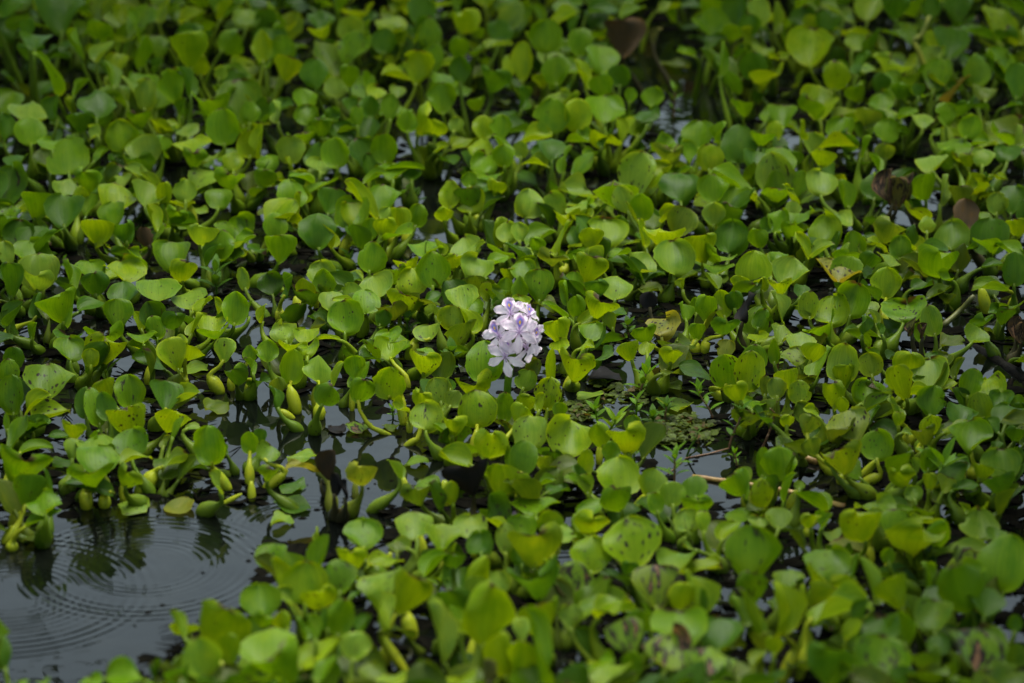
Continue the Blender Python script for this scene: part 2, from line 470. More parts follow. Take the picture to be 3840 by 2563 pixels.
FIELDS[1, 1] = """320 210 260 250 0 o g;400 340 80 250 10 n y;350 470 90 140 0 b y;690 280 240 210 15 o d;980 270 150 420 -40 v y;1180 260 300 220 0 o g
900 400 300 190 0 o g;1050 530 160 170 0 o g;1200 430 160 170 20 o p;1310 450 190 230 5 c y;1480 410 170 190 10 o g;1190 520 180 180 0 c y
570 550 310 300 0 o d;640 560 140 280 -25 v y;170 500 200 210 0 o g;210 700 260 220 0 c g;1060 790 250 250 10 o g;960 660 180 90 -10 v y
820 690 110 180 20 b g;1780 210 190 230 0 o y;1960 270 240 200 0 o y;1730 390 160 140 0 c y;2090 510 100 150 -40 b y;1560 700 280 140 0 o g
1380 850 200 120 0 c y;1620 900 300 320 0 o gs;1430 1010 270 240 0 o ys;2030 890 290 220 5 o pg;1930 700 270 140 -10 o p;1970 730 100 300 40 n p
2250 830 230 170 20 v g;1690 700 80 150 -10 n y;1820 820 170 130 0 c y;590 930 250 220 0 o ps;620 1010 220 210 0 o gs;830 990 260 130 15 f pt
170 1050 200 110 -10 f pt;290 1060 180 210 30 v d;440 1080 180 180 0 c y;1090 1040 320 220 -15 o p;870 1110 180 160 0 o pg;1010 1190 260 230 0 o gs
700 1190 250 200 0 o p;830 1210 250 110 -20 v y;810 1340 320 270 0 o gs;1350 1210 320 190 10 c ys;1160 1280 160 80 0 c y;1160 1350 150 150 20 o d
970 1420 110 190 10 b y;1630 1170 170 140 30 v d;1900 1190 300 190 -10 o ps;1960 1230 260 180 0 o g;1800 1350 230 220 0 o py;1960 1360 180 260 -20 v y
1580 1450 260 180 -10 o pt;1650 1290 110 110 -10 v p;390 1270 130 110 -10 b y;550 1200 70 160 0 b y;70 1310 190 170 20 v y;220 1340 110 130 0 b y
260 1490 240 130 -10 o ps;460 1510 230 110 0 o y;650 1520 230 90 -10 v y;1210 1510 260 130 0 o gs;2300 560 200 170 0 o py;2310 960 150 150 0 c y
2290 1060 150 150 0 o g;2130 1110 130 170 0 v y;2200 160 170 130 0 c y;2130 60 250 120 0 o g;1960 80 130 130 0 o g;1380 640 110 100 10 b y
1250 640 90 110 0 b y;620 140 300 120 0 v g;430 60 200 130 -30 v g;560 40 200 80 0 o p;1090 60 200 150 20 v g;1260 10 220 110 0 o g
1430 30 160 100 0 o d;160 370 270 100 -10 v o;90 60 180 140 0 c g"""
FIELDS[2, 1] = """150 290 250 240 10 o p;390 310 220 180 -20 o pg;490 420 230 110 10 c y;640 350 240 170 -10 o p;790 350 120 160 30 v p;870 540 350 290 0 o yg
430 600 90 300 8 n y;560 590 170 190 0 v d;730 620 200 170 -10 c y;650 670 240 130 10 v p;1190 330 200 220 0 o g;1020 260 200 230 -20 o ps
1160 70 310 190 0 o p;1550 140 330 270 0 o d;1860 170 260 220 0 o g;2050 270 300 220 0 o g;1850 400 200 190 0 o p;1420 390 190 170 30 v y
1560 470 260 240 20 o os;1370 590 320 180 0 c y;1495 780 350 310 0 o pg;1740 700 290 240 0 c y;2010 610 310 270 5 o d;2250 610 160 180 -20 c g
1190 570 90 230 -15 v y;1090 650 190 110 20 v p;700 790 250 180 -10 o g;760 820 220 220 -40 v p;710 900 290 260 15 c y;570 1020 180 200 0 o g
780 1060 200 150 0 c d;960 1060 290 230 5 o pgs;1190 850 260 160 15 o p;1130 940 180 130 -40 v d;250 1050 270 280 0 o gs;70 1070 150 200 0 o g
110 910 230 190 0 o g;370 820 250 100 0 c o;470 920 130 90 50 b y;500 1120 160 220 0 v g;810 1240 310 190 15 c y;400 1270 250 130 -30 v g
590 1240 160 210 0 c g;750 1350 280 190 10 v yo;1380 1390 320 240 5 o OS;1260 1190 160 150 0 c K;730 1480 230 150 25 o g;420 1470 240 230 -15 c y
1230 1490 220 160 -15 c g;1480 1010 100 150 0 b y;1560 1050 130 120 0 v y;1890 870 260 130 0 o dp;1850 990 190 190 -25 v pd;2210 900 330 320 0 o yg
2290 1040 140 130 0 c y;2090 1040 170 140 0 c y;1930 1220 200 240 -10 o yg;1790 1260 190 220 0 c g;1680 1240 100 150 -10 o g;1580 1290 150 170 -20 v g
2040 1190 160 160 0 c d;2150 1250 200 260 20 v K;2290 1360 160 190 20 o dg;1960 1410 260 140 0 c d;2250 1520 190 90 10 o y;1910 770 280 120 10 c g
70 560 150 170 0 o p;220 670 150 140 0 c g;80 1190 170 130 0 o y;900 1380 130 150 -20 o y;1700 1480 150 150 0 c g;2330 500 120 130 0 o d
1650 940 130 120 -30 b y"""
FIELDS[3, 1] = """60 160 200 290 0 o do;230 220 190 210 -15 v y;490 100 260 210 0 o p;700 210 180 240 -25 v g;960 120 120 190 0 v y;1110 150 170 300 -5 v BT
1290 160 190 280 10 v BoT;1190 190 200 260 0 c BOT;1430 130 230 240 -5 c g;1600 180 130 260 0 v op;1760 230 190 170 0 c o;1810 400 210 250 0 o B
2100 300 180 180 0 o p;2330 370 100 190 0 o d;90 470 230 180 10 o g;230 350 140 130 0 o p;300 520 130 100 10 o y;520 540 280 220 0 o gy
340 680 130 230 -15 v y;300 440 150 250 40 n g;640 410 270 50 10 o p;780 680 190 230 -5 o g;710 730 100 130 0 v p;630 650 150 170 20 v d
910 710 150 120 0 o op;1100 560 270 200 20 c o;1210 700 190 200 0 o gd;1290 650 100 160 -30 v y;1460 490 140 140 0 o py;1690 610 310 220 0 o dp
2030 600 330 280 0 o d;2210 710 270 180 -30 v g;2270 520 190 140 -10 c y;2270 900 220 290 0 o d;1570 830 330 160 0 c g;1700 890 100 110 40 b y
1450 740 120 110 0 v y;490 720 220 150 35 v p;210 930 330 240 15 o p;20 870 60 200 0 v p;100 780 160 120 0 o g;650 900 410 220 0 o OS
930 830 180 180 30 c d;1110 820 220 120 10 o p;1090 1030 270 270 0 o yg;780 1180 330 300 10 o g;580 1260 330 260 0 o ygs;380 1230 180 240 0 o yps
110 1250 250 300 -20 v p;100 1060 210 110 -10 c ys;500 1430 330 180 -15 c g;320 1110 180 110 20 o d;1260 1240 390 260 5 o gS;1420 1060 200 130 10 v d
1310 970 190 130 20 v o;1500 1370 190 270 -15 o pd;1390 1480 110 170 -10 o g;920 1260 190 120 0 o p;970 1340 130 160 -25 v p;880 1430 150 190 0 v d
1030 1460 130 130 -30 v d;1070 1390 110 160 -20 b y;2050 1030 300 190 -15 v go;1990 1230 130 190 -15 b y;2240 1240 100 150 10 b y;1960 1360 230 130 0 c d
2120 1290 190 80 0 o d;1910 1510 240 130 25 o pg;2060 850 180 130 20 v d;1620 970 150 110 -20 v g;1400 870 180 110 -20 v p;1990 220 150 80 0 f p
130 1520 240 90 0 o pys;390 1530 280 90 0 o OS;1850 90 90 150 0 v y;2030 90 130 150 -30 v d;1310 1440 130 150 0 v BoT;1420 1470 130 140 10 v BT
2290 1440 150 200 10 v BT;2330 1480 120 170 0 c BT"""
FIELDS[0, 2] = """450 360 430 330 0 o gpS;80 280 180 230 0 o gs;110 490 230 340 0 o gds;120 150 180 200 0 o ds;640 60 290 210 0 o g;300 560 180 290 35 v y
470 640 350 180 15 v yS;180 850 150 380 30 v g;340 760 230 200 30 v d;330 950 320 130 20 v g;200 1120 430 260 20 c g;260 1360 290 280 15 c ds
440 1300 100 250 -10 n d;420 1500 290 160 0 o gs;770 560 160 270 0 v d;870 590 180 350 -10 o gs;960 430 210 190 -20 c y;960 590 180 250 -15 o d
1200 450 280 300 0 o gt;1180 720 330 240 0 c yS;680 810 220 150 0 c ys;910 1060 390 310 0 o g;870 930 340 180 0 o pg;880 880 90 120 0 v g
840 1190 400 230 -15 c g;1210 920 310 260 5 o dgs;1230 1060 270 220 30 v y;660 990 140 200 0 o p;1180 1250 260 170 15 c dys;1340 1310 170 250 40 b y
960 1480 140 130 0 b y;790 1460 150 190 0 b y;960 1310 130 110 0 b y;1130 1400 90 170 0 b y;810 1330 430 110 -10 v d;600 1110 200 130 0 f d
1520 490 310 270 0 o ds;1700 510 260 200 25 v yp;1580 710 310 210 25 c ys;1450 770 110 150 15 b y;1620 790 60 220 25 n g;1300 60 250 210 -10 v y
960 60 370 200 0 c ys;1590 120 260 290 -15 o ys;1740 80 280 180 20 c y;1790 240 230 140 -15 f p;2060 80 200 210 5 o pt;1980 410 150 200 -30 b y
1680 380 110 110 20 b y;1370 340 120 140 10 b y;2120 400 90 140 0 b y;2300 430 130 130 20 b y;2210 260 130 130 0 o g;2300 220 120 170 -20 v g
2290 110 140 150 0 o g;1920 950 290 330 -5 o g;2040 1280 120 240 -35 b gy;1980 1300 130 220 -30 v p;1600 1090 260 200 20 v po;1780 1130 160 130 10 f o
1770 780 130 110 0 v p;1510 910 130 130 20 v o;1990 600 260 80 0 f o;2290 930 160 190 0 o g;2290 1240 110 200 0 b y;2310 1420 90 120 0 b y
2090 1450 60 130 80 b y;1220 1520 300 130 0 f pS;1020 780 180 110 -20 f p;540 860 180 100 -15 v d;830 150 160 160 0 o y;60 740 60 160 0 o g
60 1320 110 110 0 b o;1650 1510 260 110 0 f Oo"""
FIELDS[1, 2] = """330 230 210 300 5 o gy;110 90 210 190 0 o g;300 50 200 90 0 c y;470 60 240 130 0 o yg;350 560 140 240 -15 b y;570 260 270 230 0 o pg
730 290 220 230 20 v p;910 250 190 220 -5 o g;660 490 230 200 30 c dg;550 540 110 190 0 b y;970 440 220 220 20 c g;880 570 70 170 0 b y
1230 380 290 280 5 o gys;1340 640 110 280 -5 b y;1390 390 70 130 -10 b y;190 510 100 220 -10 v d;200 390 140 140 -10 c o;280 670 100 150 -65 b y
580 660 140 140 0 b gy;1230 60 290 180 0 o yg;1430 90 130 190 20 b y;1550 190 290 190 5 c ys;1560 90 160 110 0 o g;1670 450 230 230 -15 o pst
1770 390 110 120 0 v p;1820 530 180 160 30 o pos;2010 430 310 130 -10 c ys;2090 170 330 370 0 o gs;2030 610 340 330 0 o ygS;2280 600 160 260 0 o g
1550 690 290 240 0 o pyst;1330 600 160 110 -25 v y;1710 830 210 160 -35 v g;1810 780 210 160 0 c y;1520 540 200 150 0 c y;2010 970 120 230 5 b y
2150 940 310 220 15 c ys;2200 1020 110 200 35 b y;1830 1070 290 190 -20 v yg;2240 1260 280 270 0 c yg;1950 1250 420 260 -15 c K;1850 1310 230 160 0 f d
2320 1060 80 200 0 o g;1300 1160 200 200 -20 v pg;1480 1100 190 130 -15 f pd;960 1220 260 190 -10 c Oys;910 1400 80 90 0 b o;440 1130 290 150 -25 v Os
640 1360 130 170 -10 b y;650 1130 180 300 0 c KB;720 1310 110 200 0 c K;810 1360 100 180 -10 v K;420 1060 270 100 0 f p;110 1010 220 170 30 o gps
40 880 120 150 0 o d;120 1210 210 140 20 c dy;170 1280 130 250 50 b y;340 1330 300 70 15 f d;940 780 230 150 10 f pgT;1160 820 60 180 -75 b y
740 800 160 90 0 f K;1230 780 160 130 0 f o;1480 1390 280 190 -20 c odS;1380 1400 100 160 -10 b y;1730 1440 130 180 0 b y;1800 1390 160 200 0 c y
1580 1310 250 80 0 f dp;320 1500 300 140 0 f d;1420 920 80 130 70 b dy;1410 790 80 130 0 b y"""
FIELDS[2, 2] = """170 830 330 250 0 o ps;540 870 400 330 0 o yps;970 1230 400 330 0 o yg;1050 900 330 230 -10 c ys;800 850 180 220 -20 c yg;1110 760 150 160 0 o dg
910 1010 180 180 0 o g;800 1080 80 130 0 b y;670 1110 160 240 5 o y;680 1310 140 180 -10 o yg;110 1060 250 300 10 o dg;300 1110 160 180 -20 c oy
80 670 200 160 20 c yg;150 560 220 170 20 c yd;340 480 230 280 5 o yS;270 560 110 170 20 v y;440 640 130 150 0 o g;130 350 200 180 20 o gp
580 240 320 160 5 c ys;360 230 90 330 0 c y;520 370 80 170 30 b y;430 40 180 90 0 o y;680 50 140 120 0 v y;850 310 270 250 -10 f K
1080 90 210 170 -10 c y;1240 60 160 100 0 o y;1460 130 200 120 10 c y;1440 210 150 120 0 b y;1490 260 240 110 15 v o;1610 190 110 200 -5 b oy
1680 70 110 130 0 b y;1770 60 110 140 10 b y;1950 270 280 280 -10 o gS;2180 270 260 350 5 o yS;2230 150 230 230 0 o g;2070 470 210 160 -20 c y
1490 570 330 240 20 f poS;1440 410 200 140 0 f poS;720 500 200 120 20 f p;1900 500 120 180 -50 b d;2210 570 240 90 5 o g;2290 690 200 170 -30 v d
1960 80 180 200 10 o Od;2320 410 100 180 0 o os;1290 1290 260 240 15 o pg;1470 1400 230 210 -5 o pg;1690 1330 230 200 0 o dg;1320 1480 160 180 -10 o g
970 1430 310 210 -15 c gs;780 1510 370 130 20 v g;1170 1500 110 180 40 b y;1700 1500 260 150 0 c gt;2070 1310 280 230 -25 c g;2110 1210 190 150 -20 o p
2300 1110 130 260 0 o g;2290 1400 200 260 0 c yS;2160 1480 150 150 0 b y;230 1490 440 200 0 o gs;70 1310 210 210 0 c yg;70 1420 110 150 0 b y
430 1350 220 160 10 v d;330 1280 150 120 30 v g;520 1190 130 170 0 b y;300 1230 110 120 0 b y"""
FIELDS[3, 2] = """490 190 200 310 20 v gp;690 190 300 330 5 o p;700 310 190 220 5 c yg;430 90 230 190 25 c y;240 130 230 200 -25 o oyS;60 90 110 220 0 o g
300 20 270 120 0 o p;180 350 230 180 0 c y;340 240 130 90 40 v p;600 490 200 220 -5 c y;290 460 210 200 -10 o yps;70 420 170 190 -10 o op
910 440 280 250 5 o gs;1000 520 320 110 20 v p;940 210 220 210 -10 o oys;1000 130 150 220 -25 v g;1220 370 220 320 -20 c ys;1290 200 280 240 5 c y
1480 290 370 240 0 o p;1500 130 110 90 0 o d;1490 540 290 280 0 o dg;1170 610 200 200 -25 v pg;1200 720 110 130 0 c y;1420 450 250 150 20 v y
1650 400 170 130 30 v y;1730 460 140 160 -40 v p;1860 380 200 260 10 o g;2010 410 350 200 -10 o yt;1950 590 210 240 -15 o yds;1770 640 280 200 0 o d
2140 550 230 140 0 o d;2190 670 280 160 5 o d;2290 550 130 130 0 o g;1740 240 140 200 20 v od;1500 760 220 180 -10 c ys;1730 770 250 160 30 v y
1430 870 220 150 -10 c o;1870 870 370 270 0 o g;1290 910 150 140 0 b y;1280 830 110 70 0 v p;1400 1000 120 90 0 b o;750 780 390 270 -10 o pOS
1000 950 290 260 0 o gs;660 1060 340 240 -20 c yos;400 970 180 180 -25 c op;570 1090 110 140 -15 o ps;680 1270 130 110 0 b y;940 1270 130 180 65 b y
900 1200 90 150 40 b y;540 1170 100 190 -40 b do;1190 1140 210 90 5 o p;1230 1250 240 180 -25 c yg;740 1170 80 100 0 b y;100 1120 310 290 0 o g
50 1380 100 230 0 b y;170 1330 150 270 15 v g;410 1430 340 260 -35 v g;290 1320 100 90 0 o p;210 1490 100 120 20 b y;980 1490 350 170 0 o pg
1240 1530 280 90 10 v g;1480 1080 190 200 0 o g;1340 1140 170 150 -20 v pd;1740 1100 220 170 0 o d;2140 1110 350 290 -10 o dp;2290 1050 150 150 0 o d
1960 1190 190 150 10 c yd;1890 1210 160 120 0 b y;1780 1250 90 100 0 b dy;1630 1320 190 150 20 o yos;1480 1290 130 160 0 c yo;1340 1390 160 140 -10 o dp
2120 1330 270 210 -20 c d;2100 950 110 90 0 o d;1880 1530 260 100 0 o yd;2070 760 140 200 -40 v d;2270 850 180 120 0 c d;1820 1320 240 120 20 v d
2310 640 110 150 0 c d;380 770 190 170 20 c os;600 790 220 170 -10 f ps;170 830 170 120 10 f po;180 730 130 110 10 c y;410 640 150 120 -40 v y
370 860 110 60 0 b o;820 630 130 130 30 v d;960 650 180 160 20 v d;1120 350 110 100 0 o g;680 580 120 150 -10 c y"""
FIELDS[0, 3] = """130 80 120 200 15 b y;90 220 120 190 40 b y;400 50 330 100 20 v g;340 220 240 130 15 f o;110 310 130 60 5 b y;1630 1040 240 270 -35 v pg
2010 1050 440 290 25 c yg;1830 1330 330 330 -10 o pg;2100 1270 210 280 0 o gy;1630 1480 230 170 0 c d;2040 1500 190 150 0 b y;1150 1480 340 220 -20 v g
40 1290 110 280 0 o d;2290 1480 180 180 0 c g;830 1560 200 50 0 o g;390 1560 120 40 0 o g;200 1560 130 40 0 o g"""
FIELDS[1, 3] = """140 380 270 220 0 o gS;200 560 130 260 -25 v y;610 370 190 300 20 v gs;560 210 70 130 0 v y;980 190 350 270 -5 o gs;950 170 190 250 15 v g
880 440 250 180 0 c ys;770 580 270 280 0 o gdS;450 650 360 320 0 o yg;600 770 290 190 0 c yS;40 810 330 290 0 o g;270 770 200 190 -30 v p
780 960 220 310 10 o gs;660 980 140 190 0 o d;1160 640 390 260 -15 o pS;1200 430 310 140 20 v ys;1200 490 90 90 20 b y;1400 730 330 360 30 c y
1130 910 340 330 -35 v yp;980 1010 150 190 20 v d;1470 120 330 230 -5 o ps;1710 220 290 230 0 o ygs;1970 140 310 200 0 o pt;2200 110 240 170 -30 v y
2290 240 180 260 0 o pS;2060 290 230 170 0 o d;1320 300 170 140 -20 v p;1290 310 150 110 0 o o;1530 370 110 180 -10 b y;1620 440 270 280 35 v g
1800 350 140 130 20 v y;1810 440 200 130 0 c d;1700 550 90 110 20 b y;2050 390 180 100 0 b y;2040 550 180 320 35 c y;2020 740 210 280 -5 o pd
2220 640 180 200 0 o p;1790 800 310 240 0 c d;870 670 100 130 0 b y;910 760 120 100 30 v d;1410 1060 160 240 -15 b y;1680 1090 230 500 -15 v po
1850 1060 210 150 -15 v p;1830 960 150 190 -15 v g;2130 930 420 480 10 c yg;2250 1310 260 350 -10 c y;130 1220 470 360 0 o pg;250 1430 390 250 -25 c g
600 1290 400 220 30 v y;930 1230 240 240 20 o pt;640 1430 260 260 40 v g;240 990 150 170 -20 c y;90 1000 200 130 0 c g;430 1070 220 200 -20 v dg
520 1060 110 220 -15 v g;1270 1320 110 400 -35 b d;1060 1480 230 180 0 o oyp;1190 1330 130 190 0 b y;1240 1510 250 110 0 o y;1580 1480 240 180 10 o do
1970 1350 120 220 10 b y;1860 1540 300 60 0 o y;2140 1450 130 200 0 c Bo;230 80 200 130 10 f p"""
FIELDS[2, 3] = """340 90 230 220 5 o gy;110 150 260 200 -10 o gs;40 60 230 130 0 o p;230 330 420 260 -5 c yo;440 190 290 180 15 o pg;750 90 300 190 0 c y
730 380 340 310 0 o ygs;590 360 80 220 0 v y;1090 260 480 440 -10 o ygSt;570 620 350 320 5 o pgT;210 630 400 200 -10 c d;90 390 180 190 0 o d
1330 670 410 370 0 o oyT;880 850 470 360 0 v gp;930 880 320 240 30 v y;1530 440 330 150 0 o gp;1700 720 420 400 -20 v yg;1570 770 220 220 0 c y
1750 480 300 170 10 v y;2190 370 430 440 0 o gt;2200 700 240 270 0 c gdS;1600 70 230 200 -10 o pt;1760 90 130 200 0 o yg;1980 150 240 240 30 v yg
2260 90 190 150 10 o ps;1560 180 240 110 0 f BK;1620 330 120 70 -10 v p;240 960 420 320 0 c yg;320 1200 260 640 0 v g;540 960 200 210 0 o pt
100 1380 250 400 0 c yg;90 1080 150 200 0 o p;1060 1160 320 330 -15 o pgT;1100 1400 180 220 -10 c g;1430 1270 420 280 10 o pyT;1530 1100 460 260 0 o g
1190 1000 290 200 0 c gd;1250 950 230 260 -20 v g;1150 970 150 80 0 o d;1900 1130 360 250 0 o d;1820 1390 430 330 0 o pgT;870 1480 370 220 0 o py
800 1400 260 130 15 v g;580 1480 170 180 0 v g;2220 950 180 480 -15 v dy;2290 1180 200 120 0 c o;2250 1340 200 200 20 v oy;2080 1440 220 180 0 o o
2120 900 180 260 -10 v dp;350 520 110 190 -20 v y;550 1110 120 200 0 b y;360 630 90 150 -25 b y;1080 510 150 110 0 c d;1730 870 120 300 0 v d"""
FIELDS[3, 3] = """100 60 230 180 0 o pg;390 80 200 150 0 c y;510 80 150 180 20 v gs;370 190 120 90 0 b y;210 140 300 120 -10 f od;850 120 370 260 -20 c ys
980 50 180 150 0 o p;1180 130 290 300 0 o g;1380 210 480 240 15 c yog;1450 60 300 150 -15 v y;1560 200 200 280 20 c g;1330 430 150 200 0 b y
1150 480 150 210 30 b yo;1110 400 120 130 0 o g;1930 110 350 240 -5 o pg;2090 190 190 120 0 o gd;2180 450 430 470 0 o g;1760 310 440 110 5 v p
1820 440 290 200 20 o poST;1980 600 160 120 -20 f pt;630 210 240 100 10 f pK;760 330 400 160 0 f oB;940 400 90 170 -10 b y;530 480 390 280 15 o gs
190 620 250 190 10 o pg;560 660 400 160 10 c ys;780 500 110 220 0 v dg;110 880 370 440 -15 v y;630 840 500 300 25 v pg;520 770 330 280 40 c yos
340 760 170 180 0 v y;940 620 220 410 -15 v pg;1160 740 300 270 -25 c ygs;1480 590 160 240 -5 v g;1780 680 370 400 -25 c dg;1860 570 250 190 35 v g
1990 800 330 260 0 o d;1530 950 330 240 0 o dps;1560 760 280 170 0 o d;1240 1060 230 280 -10 o gs;1040 1090 350 170 0 o d;1050 1350 470 400 5 o gSt
1930 1230 580 390 0 o dpT;560 1390 400 300 0 c d;770 1080 130 200 30 v y;180 1430 130 320 20 b yg;310 1400 110 300 10 b yg;1570 1220 200 160 0 o d
1450 1350 250 160 0 c do;840 920 160 230 0 v d;2280 1310 200 200 0 o do;2170 1440 200 150 0 o do;1390 660 140 120 -20 f pt;2270 1020 130 150 0 o d
60 1220 150 150 0 c y"""
FSC = 960.0 / 2349.0


def fpx(field, x, y):
    """field coordinates -> survey (photo) pixels"""
    return field[0] * 960 + x * FSC, field[1] * 640 + y * FSC


# stretches of open water, in survey pixels
OPEN_WATER = [
    [(-50, 2030), (150, 1960), (460, 1900), (640, 1880), (1000, 1900), (1180, 1830), (1450, 1900), (1280, 2090), (1180, 2030), (1000, 2030),
     (940, 2200), (880, 2380), (620, 2340), (560, 2480), (350, 2600), (-50, 2600)],
    [(660, 1560), (900, 1470), (1300, 1470), (1450, 1560), (1560, 1600), (1640, 1700), (1680, 1800), (1600, 1880), (1400, 1900), (1150, 1830),
     (900, 1720), (850, 1600)],
    [(2420, 1690), (2560, 1680), (2700, 1620), (2760, 1650), (2800, 1800), (2680, 1900), (2560, 1800), (2440, 1760)],
    [(3540, 1290), (3700, 1290), (3860, 1370), (3860, 1480), (3600, 1420)],
    [(2330, 200), (2500, 170), (2680, 240), (2700, 400), (2560, 540), (2400, 470), (2330, 320)],
    [(1530, 640), (1710, 625), (1720, 930), (1530, 950)],
    [(860, 1190), (960, 1190), (970, 1290), (850, 1290)],
    [(2180, 1400), (2420, 1350), (2620, 1480), (2700, 1560), (2300, 1700), (2100, 1560)],
]

# ------------------------------------------------------------------ leaf and stalk builders
PAL = {'g': (0.098, 0.188, 0.003), 'y': (0.170, 0.250, 0.003), 'd': (0.050, 0.116, 0.005), 'p': (0.148, 0.232, 0.020),
       'o': (0.090, 0.132, 0.010), 'O': (0.175, 0.170, 0.022), 'B': (0.075, 0.048, 0.026), 'K': (0.012, 0.011, 0.012)}
S_ROWS = np.array([0, .025, .07, .14, .24, .36, .48, .60, .72, .82, .90, .96, 1.0])
T_COLS = np.linspace(-1, 1, 9)
PROF_S = np.array([0, .02, .06, .13, .22, .34, .46, .58, .70, .80, .88, .94, .98, 1.0])
PROF_W = np.array([.05, .18, .42, .66, .84, .96, 1.0, .985, .91, .79, .64, .46, .26, .05])
PROFILES = {
    'round': PROF_W,
    'kite': np.array([.05, .13, .26, .46, .68, .90, 1.0, .99, .89, .74, .58, .42, .25, .06]),
    'fan': np.array([.05, .12, .22, .36, .54, .75, .91, 1.0, .99, .92, .81, .67, .45, .22]),
    'oval': np.array([.05, .15, .36, .60, .82, .97, 1.0, .94, .81, .64, .48, .31, .15, .03]),
}
NR, NC = len(S_ROWS), len(T_COLS)
LEAF_FACES = [(i * NC + j, i * NC + j + 1, (i + 1) * NC + j + 1, (i + 1) * NC + j) for i in range(NR - 1) for j in range(NC - 1)]


def mix_colour(code):
    cs = [np.array(PAL[c]) for c in code if c in PAL]
    c = sum(cs) / len(cs) if cs else np.array(PAL['g'])
    if len(cs) > 1:                       # the first named colour leads
        c = 0.6 * np.array(cs[0]) + 0.4 * np.mean(cs[1:], axis=0)
    return c


def leaf_points(base, a, n, L, W, cup, curl, wave, rnd, prof='round'):
    """points of one blade: a along the midrib, n the upper side"""
    b = np.cross(a, n)
    s = S_ROWS[:, None]
    t = T_COLS[None, :]
    shift = rnd.uniform(-0.06, 0.08)
    ss = np.clip(S_ROWS + shift * np.sin(np.pi * S_ROWS), 0, 1)
    hw = np.interp(ss, PROF_S, PROFILES[prof])[:, None] * W / 2
    jit = 1 + 0.035 * rnd.normal(size=(NR, NC)) * (np.abs(t) > 0.9)
    if rnd.random() < 0.12:                 # a torn or nibbled margin
        i0 = rnd.integers(5, 11)
        jit[i0, (0 if rnd.random() < 0.5 else NC - 1)] *= rnd.uniform(0.5, 0.75)
    asym = jit * (1 + 0.08 * rnd.uniform(-1, 1) * np.sign(t))
    ph = cup * t
    if abs(cup) < 1e-3:
        x = hw * t * asym
        z = 0 * x
    else:
        x = hw * np.sin(ph) / cup * asym
        z = hw * (1 - np.cos(ph)) / cup
    lam = curl if abs(curl) > 1e-3 else 1e-3
    y = L * np.sin(lam * s) / lam + 0 * t
    z = z + L * (1 - np.cos(lam * s)) / lam
    # blade shoulders sweep a little below the joint
    y = y - 0.06 * L * (np.abs(t) ** 2) * np.exp(-((s - 0.1) / 0.12) ** 2)
    p1, p2, p3 = rnd.uniform(0, 6.28, 3)
    f1, f2 = rnd.uniform(3, 5.5), rnd.uniform(6, 10)
    ed = np.abs(t) ** 2.2
    z = z + wave * W * (ed * np.sin(f1 * s + p1 + 0.9 * np.sign(t)) * 0.10 + ed * 0.035 * np.sin(f2 * s + p2 * np.sign(t + 1e-6)))
    z = z + wave * W * 0.05 * np.sin(2.6 * s + p3) * (1 - np.abs(t))
    P = base + x[..., None] * b + y[..., None] * a + z[..., None] * n
    return P.reshape(-1, 3)


ONE_T = np.repeat(T_COLS[None, :], NR, 0).ravel()
ONE_S = np.repeat(S_ROWS[:, None], NC, 1).ravel()
EDGE = np.maximum(np.abs(ONE_T), np.where(ONE_S > 0.5, ONE_S, 0))


def leaf_attrs(colour, spots, streak, seed, rr):
    n = NR * NC
    c = np.empty((n, 4))
    c[:, :3] = colour
    c[:, 3] = EDGE
    lc = np.stack([ONE_T, ONE_S, np.full(n, seed)], 1)
    lp = np.tile(np.array([spots, streak, rr]), (n, 1))
    return {"lcol": ('FLOAT_COLOR', c), "lc": ('FLOAT_VECTOR', lc), "lp": ('FLOAT_VECTOR', lp)}


def tube_points(path, radii, sides=8):
    path = np.asarray(path, float)
    n = len(path)
    V = []
    ref = np.array([0.31, 0.95, 0.05])
    for i in range(n):
        d = unit(path[min(i + 1, n - 1)] - path[max(i - 1, 0)])
        u = unit(np.cross(d, ref)) if abs(np.dot(d, ref)) < 0.95 else unit(np.cross(d, np.array([1.0, 0, 0])))
        v = np.cross(d, u)
        for k in range(sides):
            an = 2 * math.pi * k / sides
            V.append(path[i] + radii[i] * (math.cos(an) * u + math.sin(an) * v))
    Fq = [(i * sides + k, i * sides + (k + 1) % sides, (i + 1) * sides + (k + 1) % sides, (i + 1) * sides + k)
          for i in range(n - 1) for k in range(sides)]
    Fq.append(tuple(range(sides))[::-1])
    Fq.append(tuple(range((n - 1) * sides, n * sides)))
    return np.array(V), Fq


def tube_attrs(nring, sides, colour, spots, seed):
    n = nring * sides
    c = np.empty((n, 4))
    u = np.repeat(np.linspace(0, 1, nring), sides)
    c[:, :3] = np.asarray(colour)[None, :]
    c[:, 3] = 0
    an = np.tile(np.arange(sides) / sides * 2 - 1, nring)
    lc = np.stack([an, u * 1.1 + 0.25, np.full(n, seed)], 1)
    lp = np.tile(np.array([spots, 0.0, 0.0]), (n, 1))
    return {"lcol": ('FLOAT_COLOR', c), "lc": ('FLOAT_VECTOR', lc), "lp": ('FLOAT_VECTOR', lp)}


def bezier(p0, p1, p2, p3, n):
    u = np.linspace(0, 1, n)[:, None]
    return (1 - u) ** 3 * p0 + 3 * (1 - u) ** 2 * u * p1 + 3 * (1 - u) * u * u * p2 + u ** 3 * p3


def grow_height(px, py):
    """height of the blade joint above the water: tall stand at the back left, low floating rosettes in the middle"""
    hs = np.interp(py, [0, 450, 700, 1100, 1800, 2150, 2560], [0.115, 0.085, 0.055, 0.046, 0.046, 0.062, 0.10])
    if py < 700 and px < 1000:
        hs += 0.06 * (1 - py / 700) * (1 - px / 1000)
    return float(hs)


class Leaf:
    pass


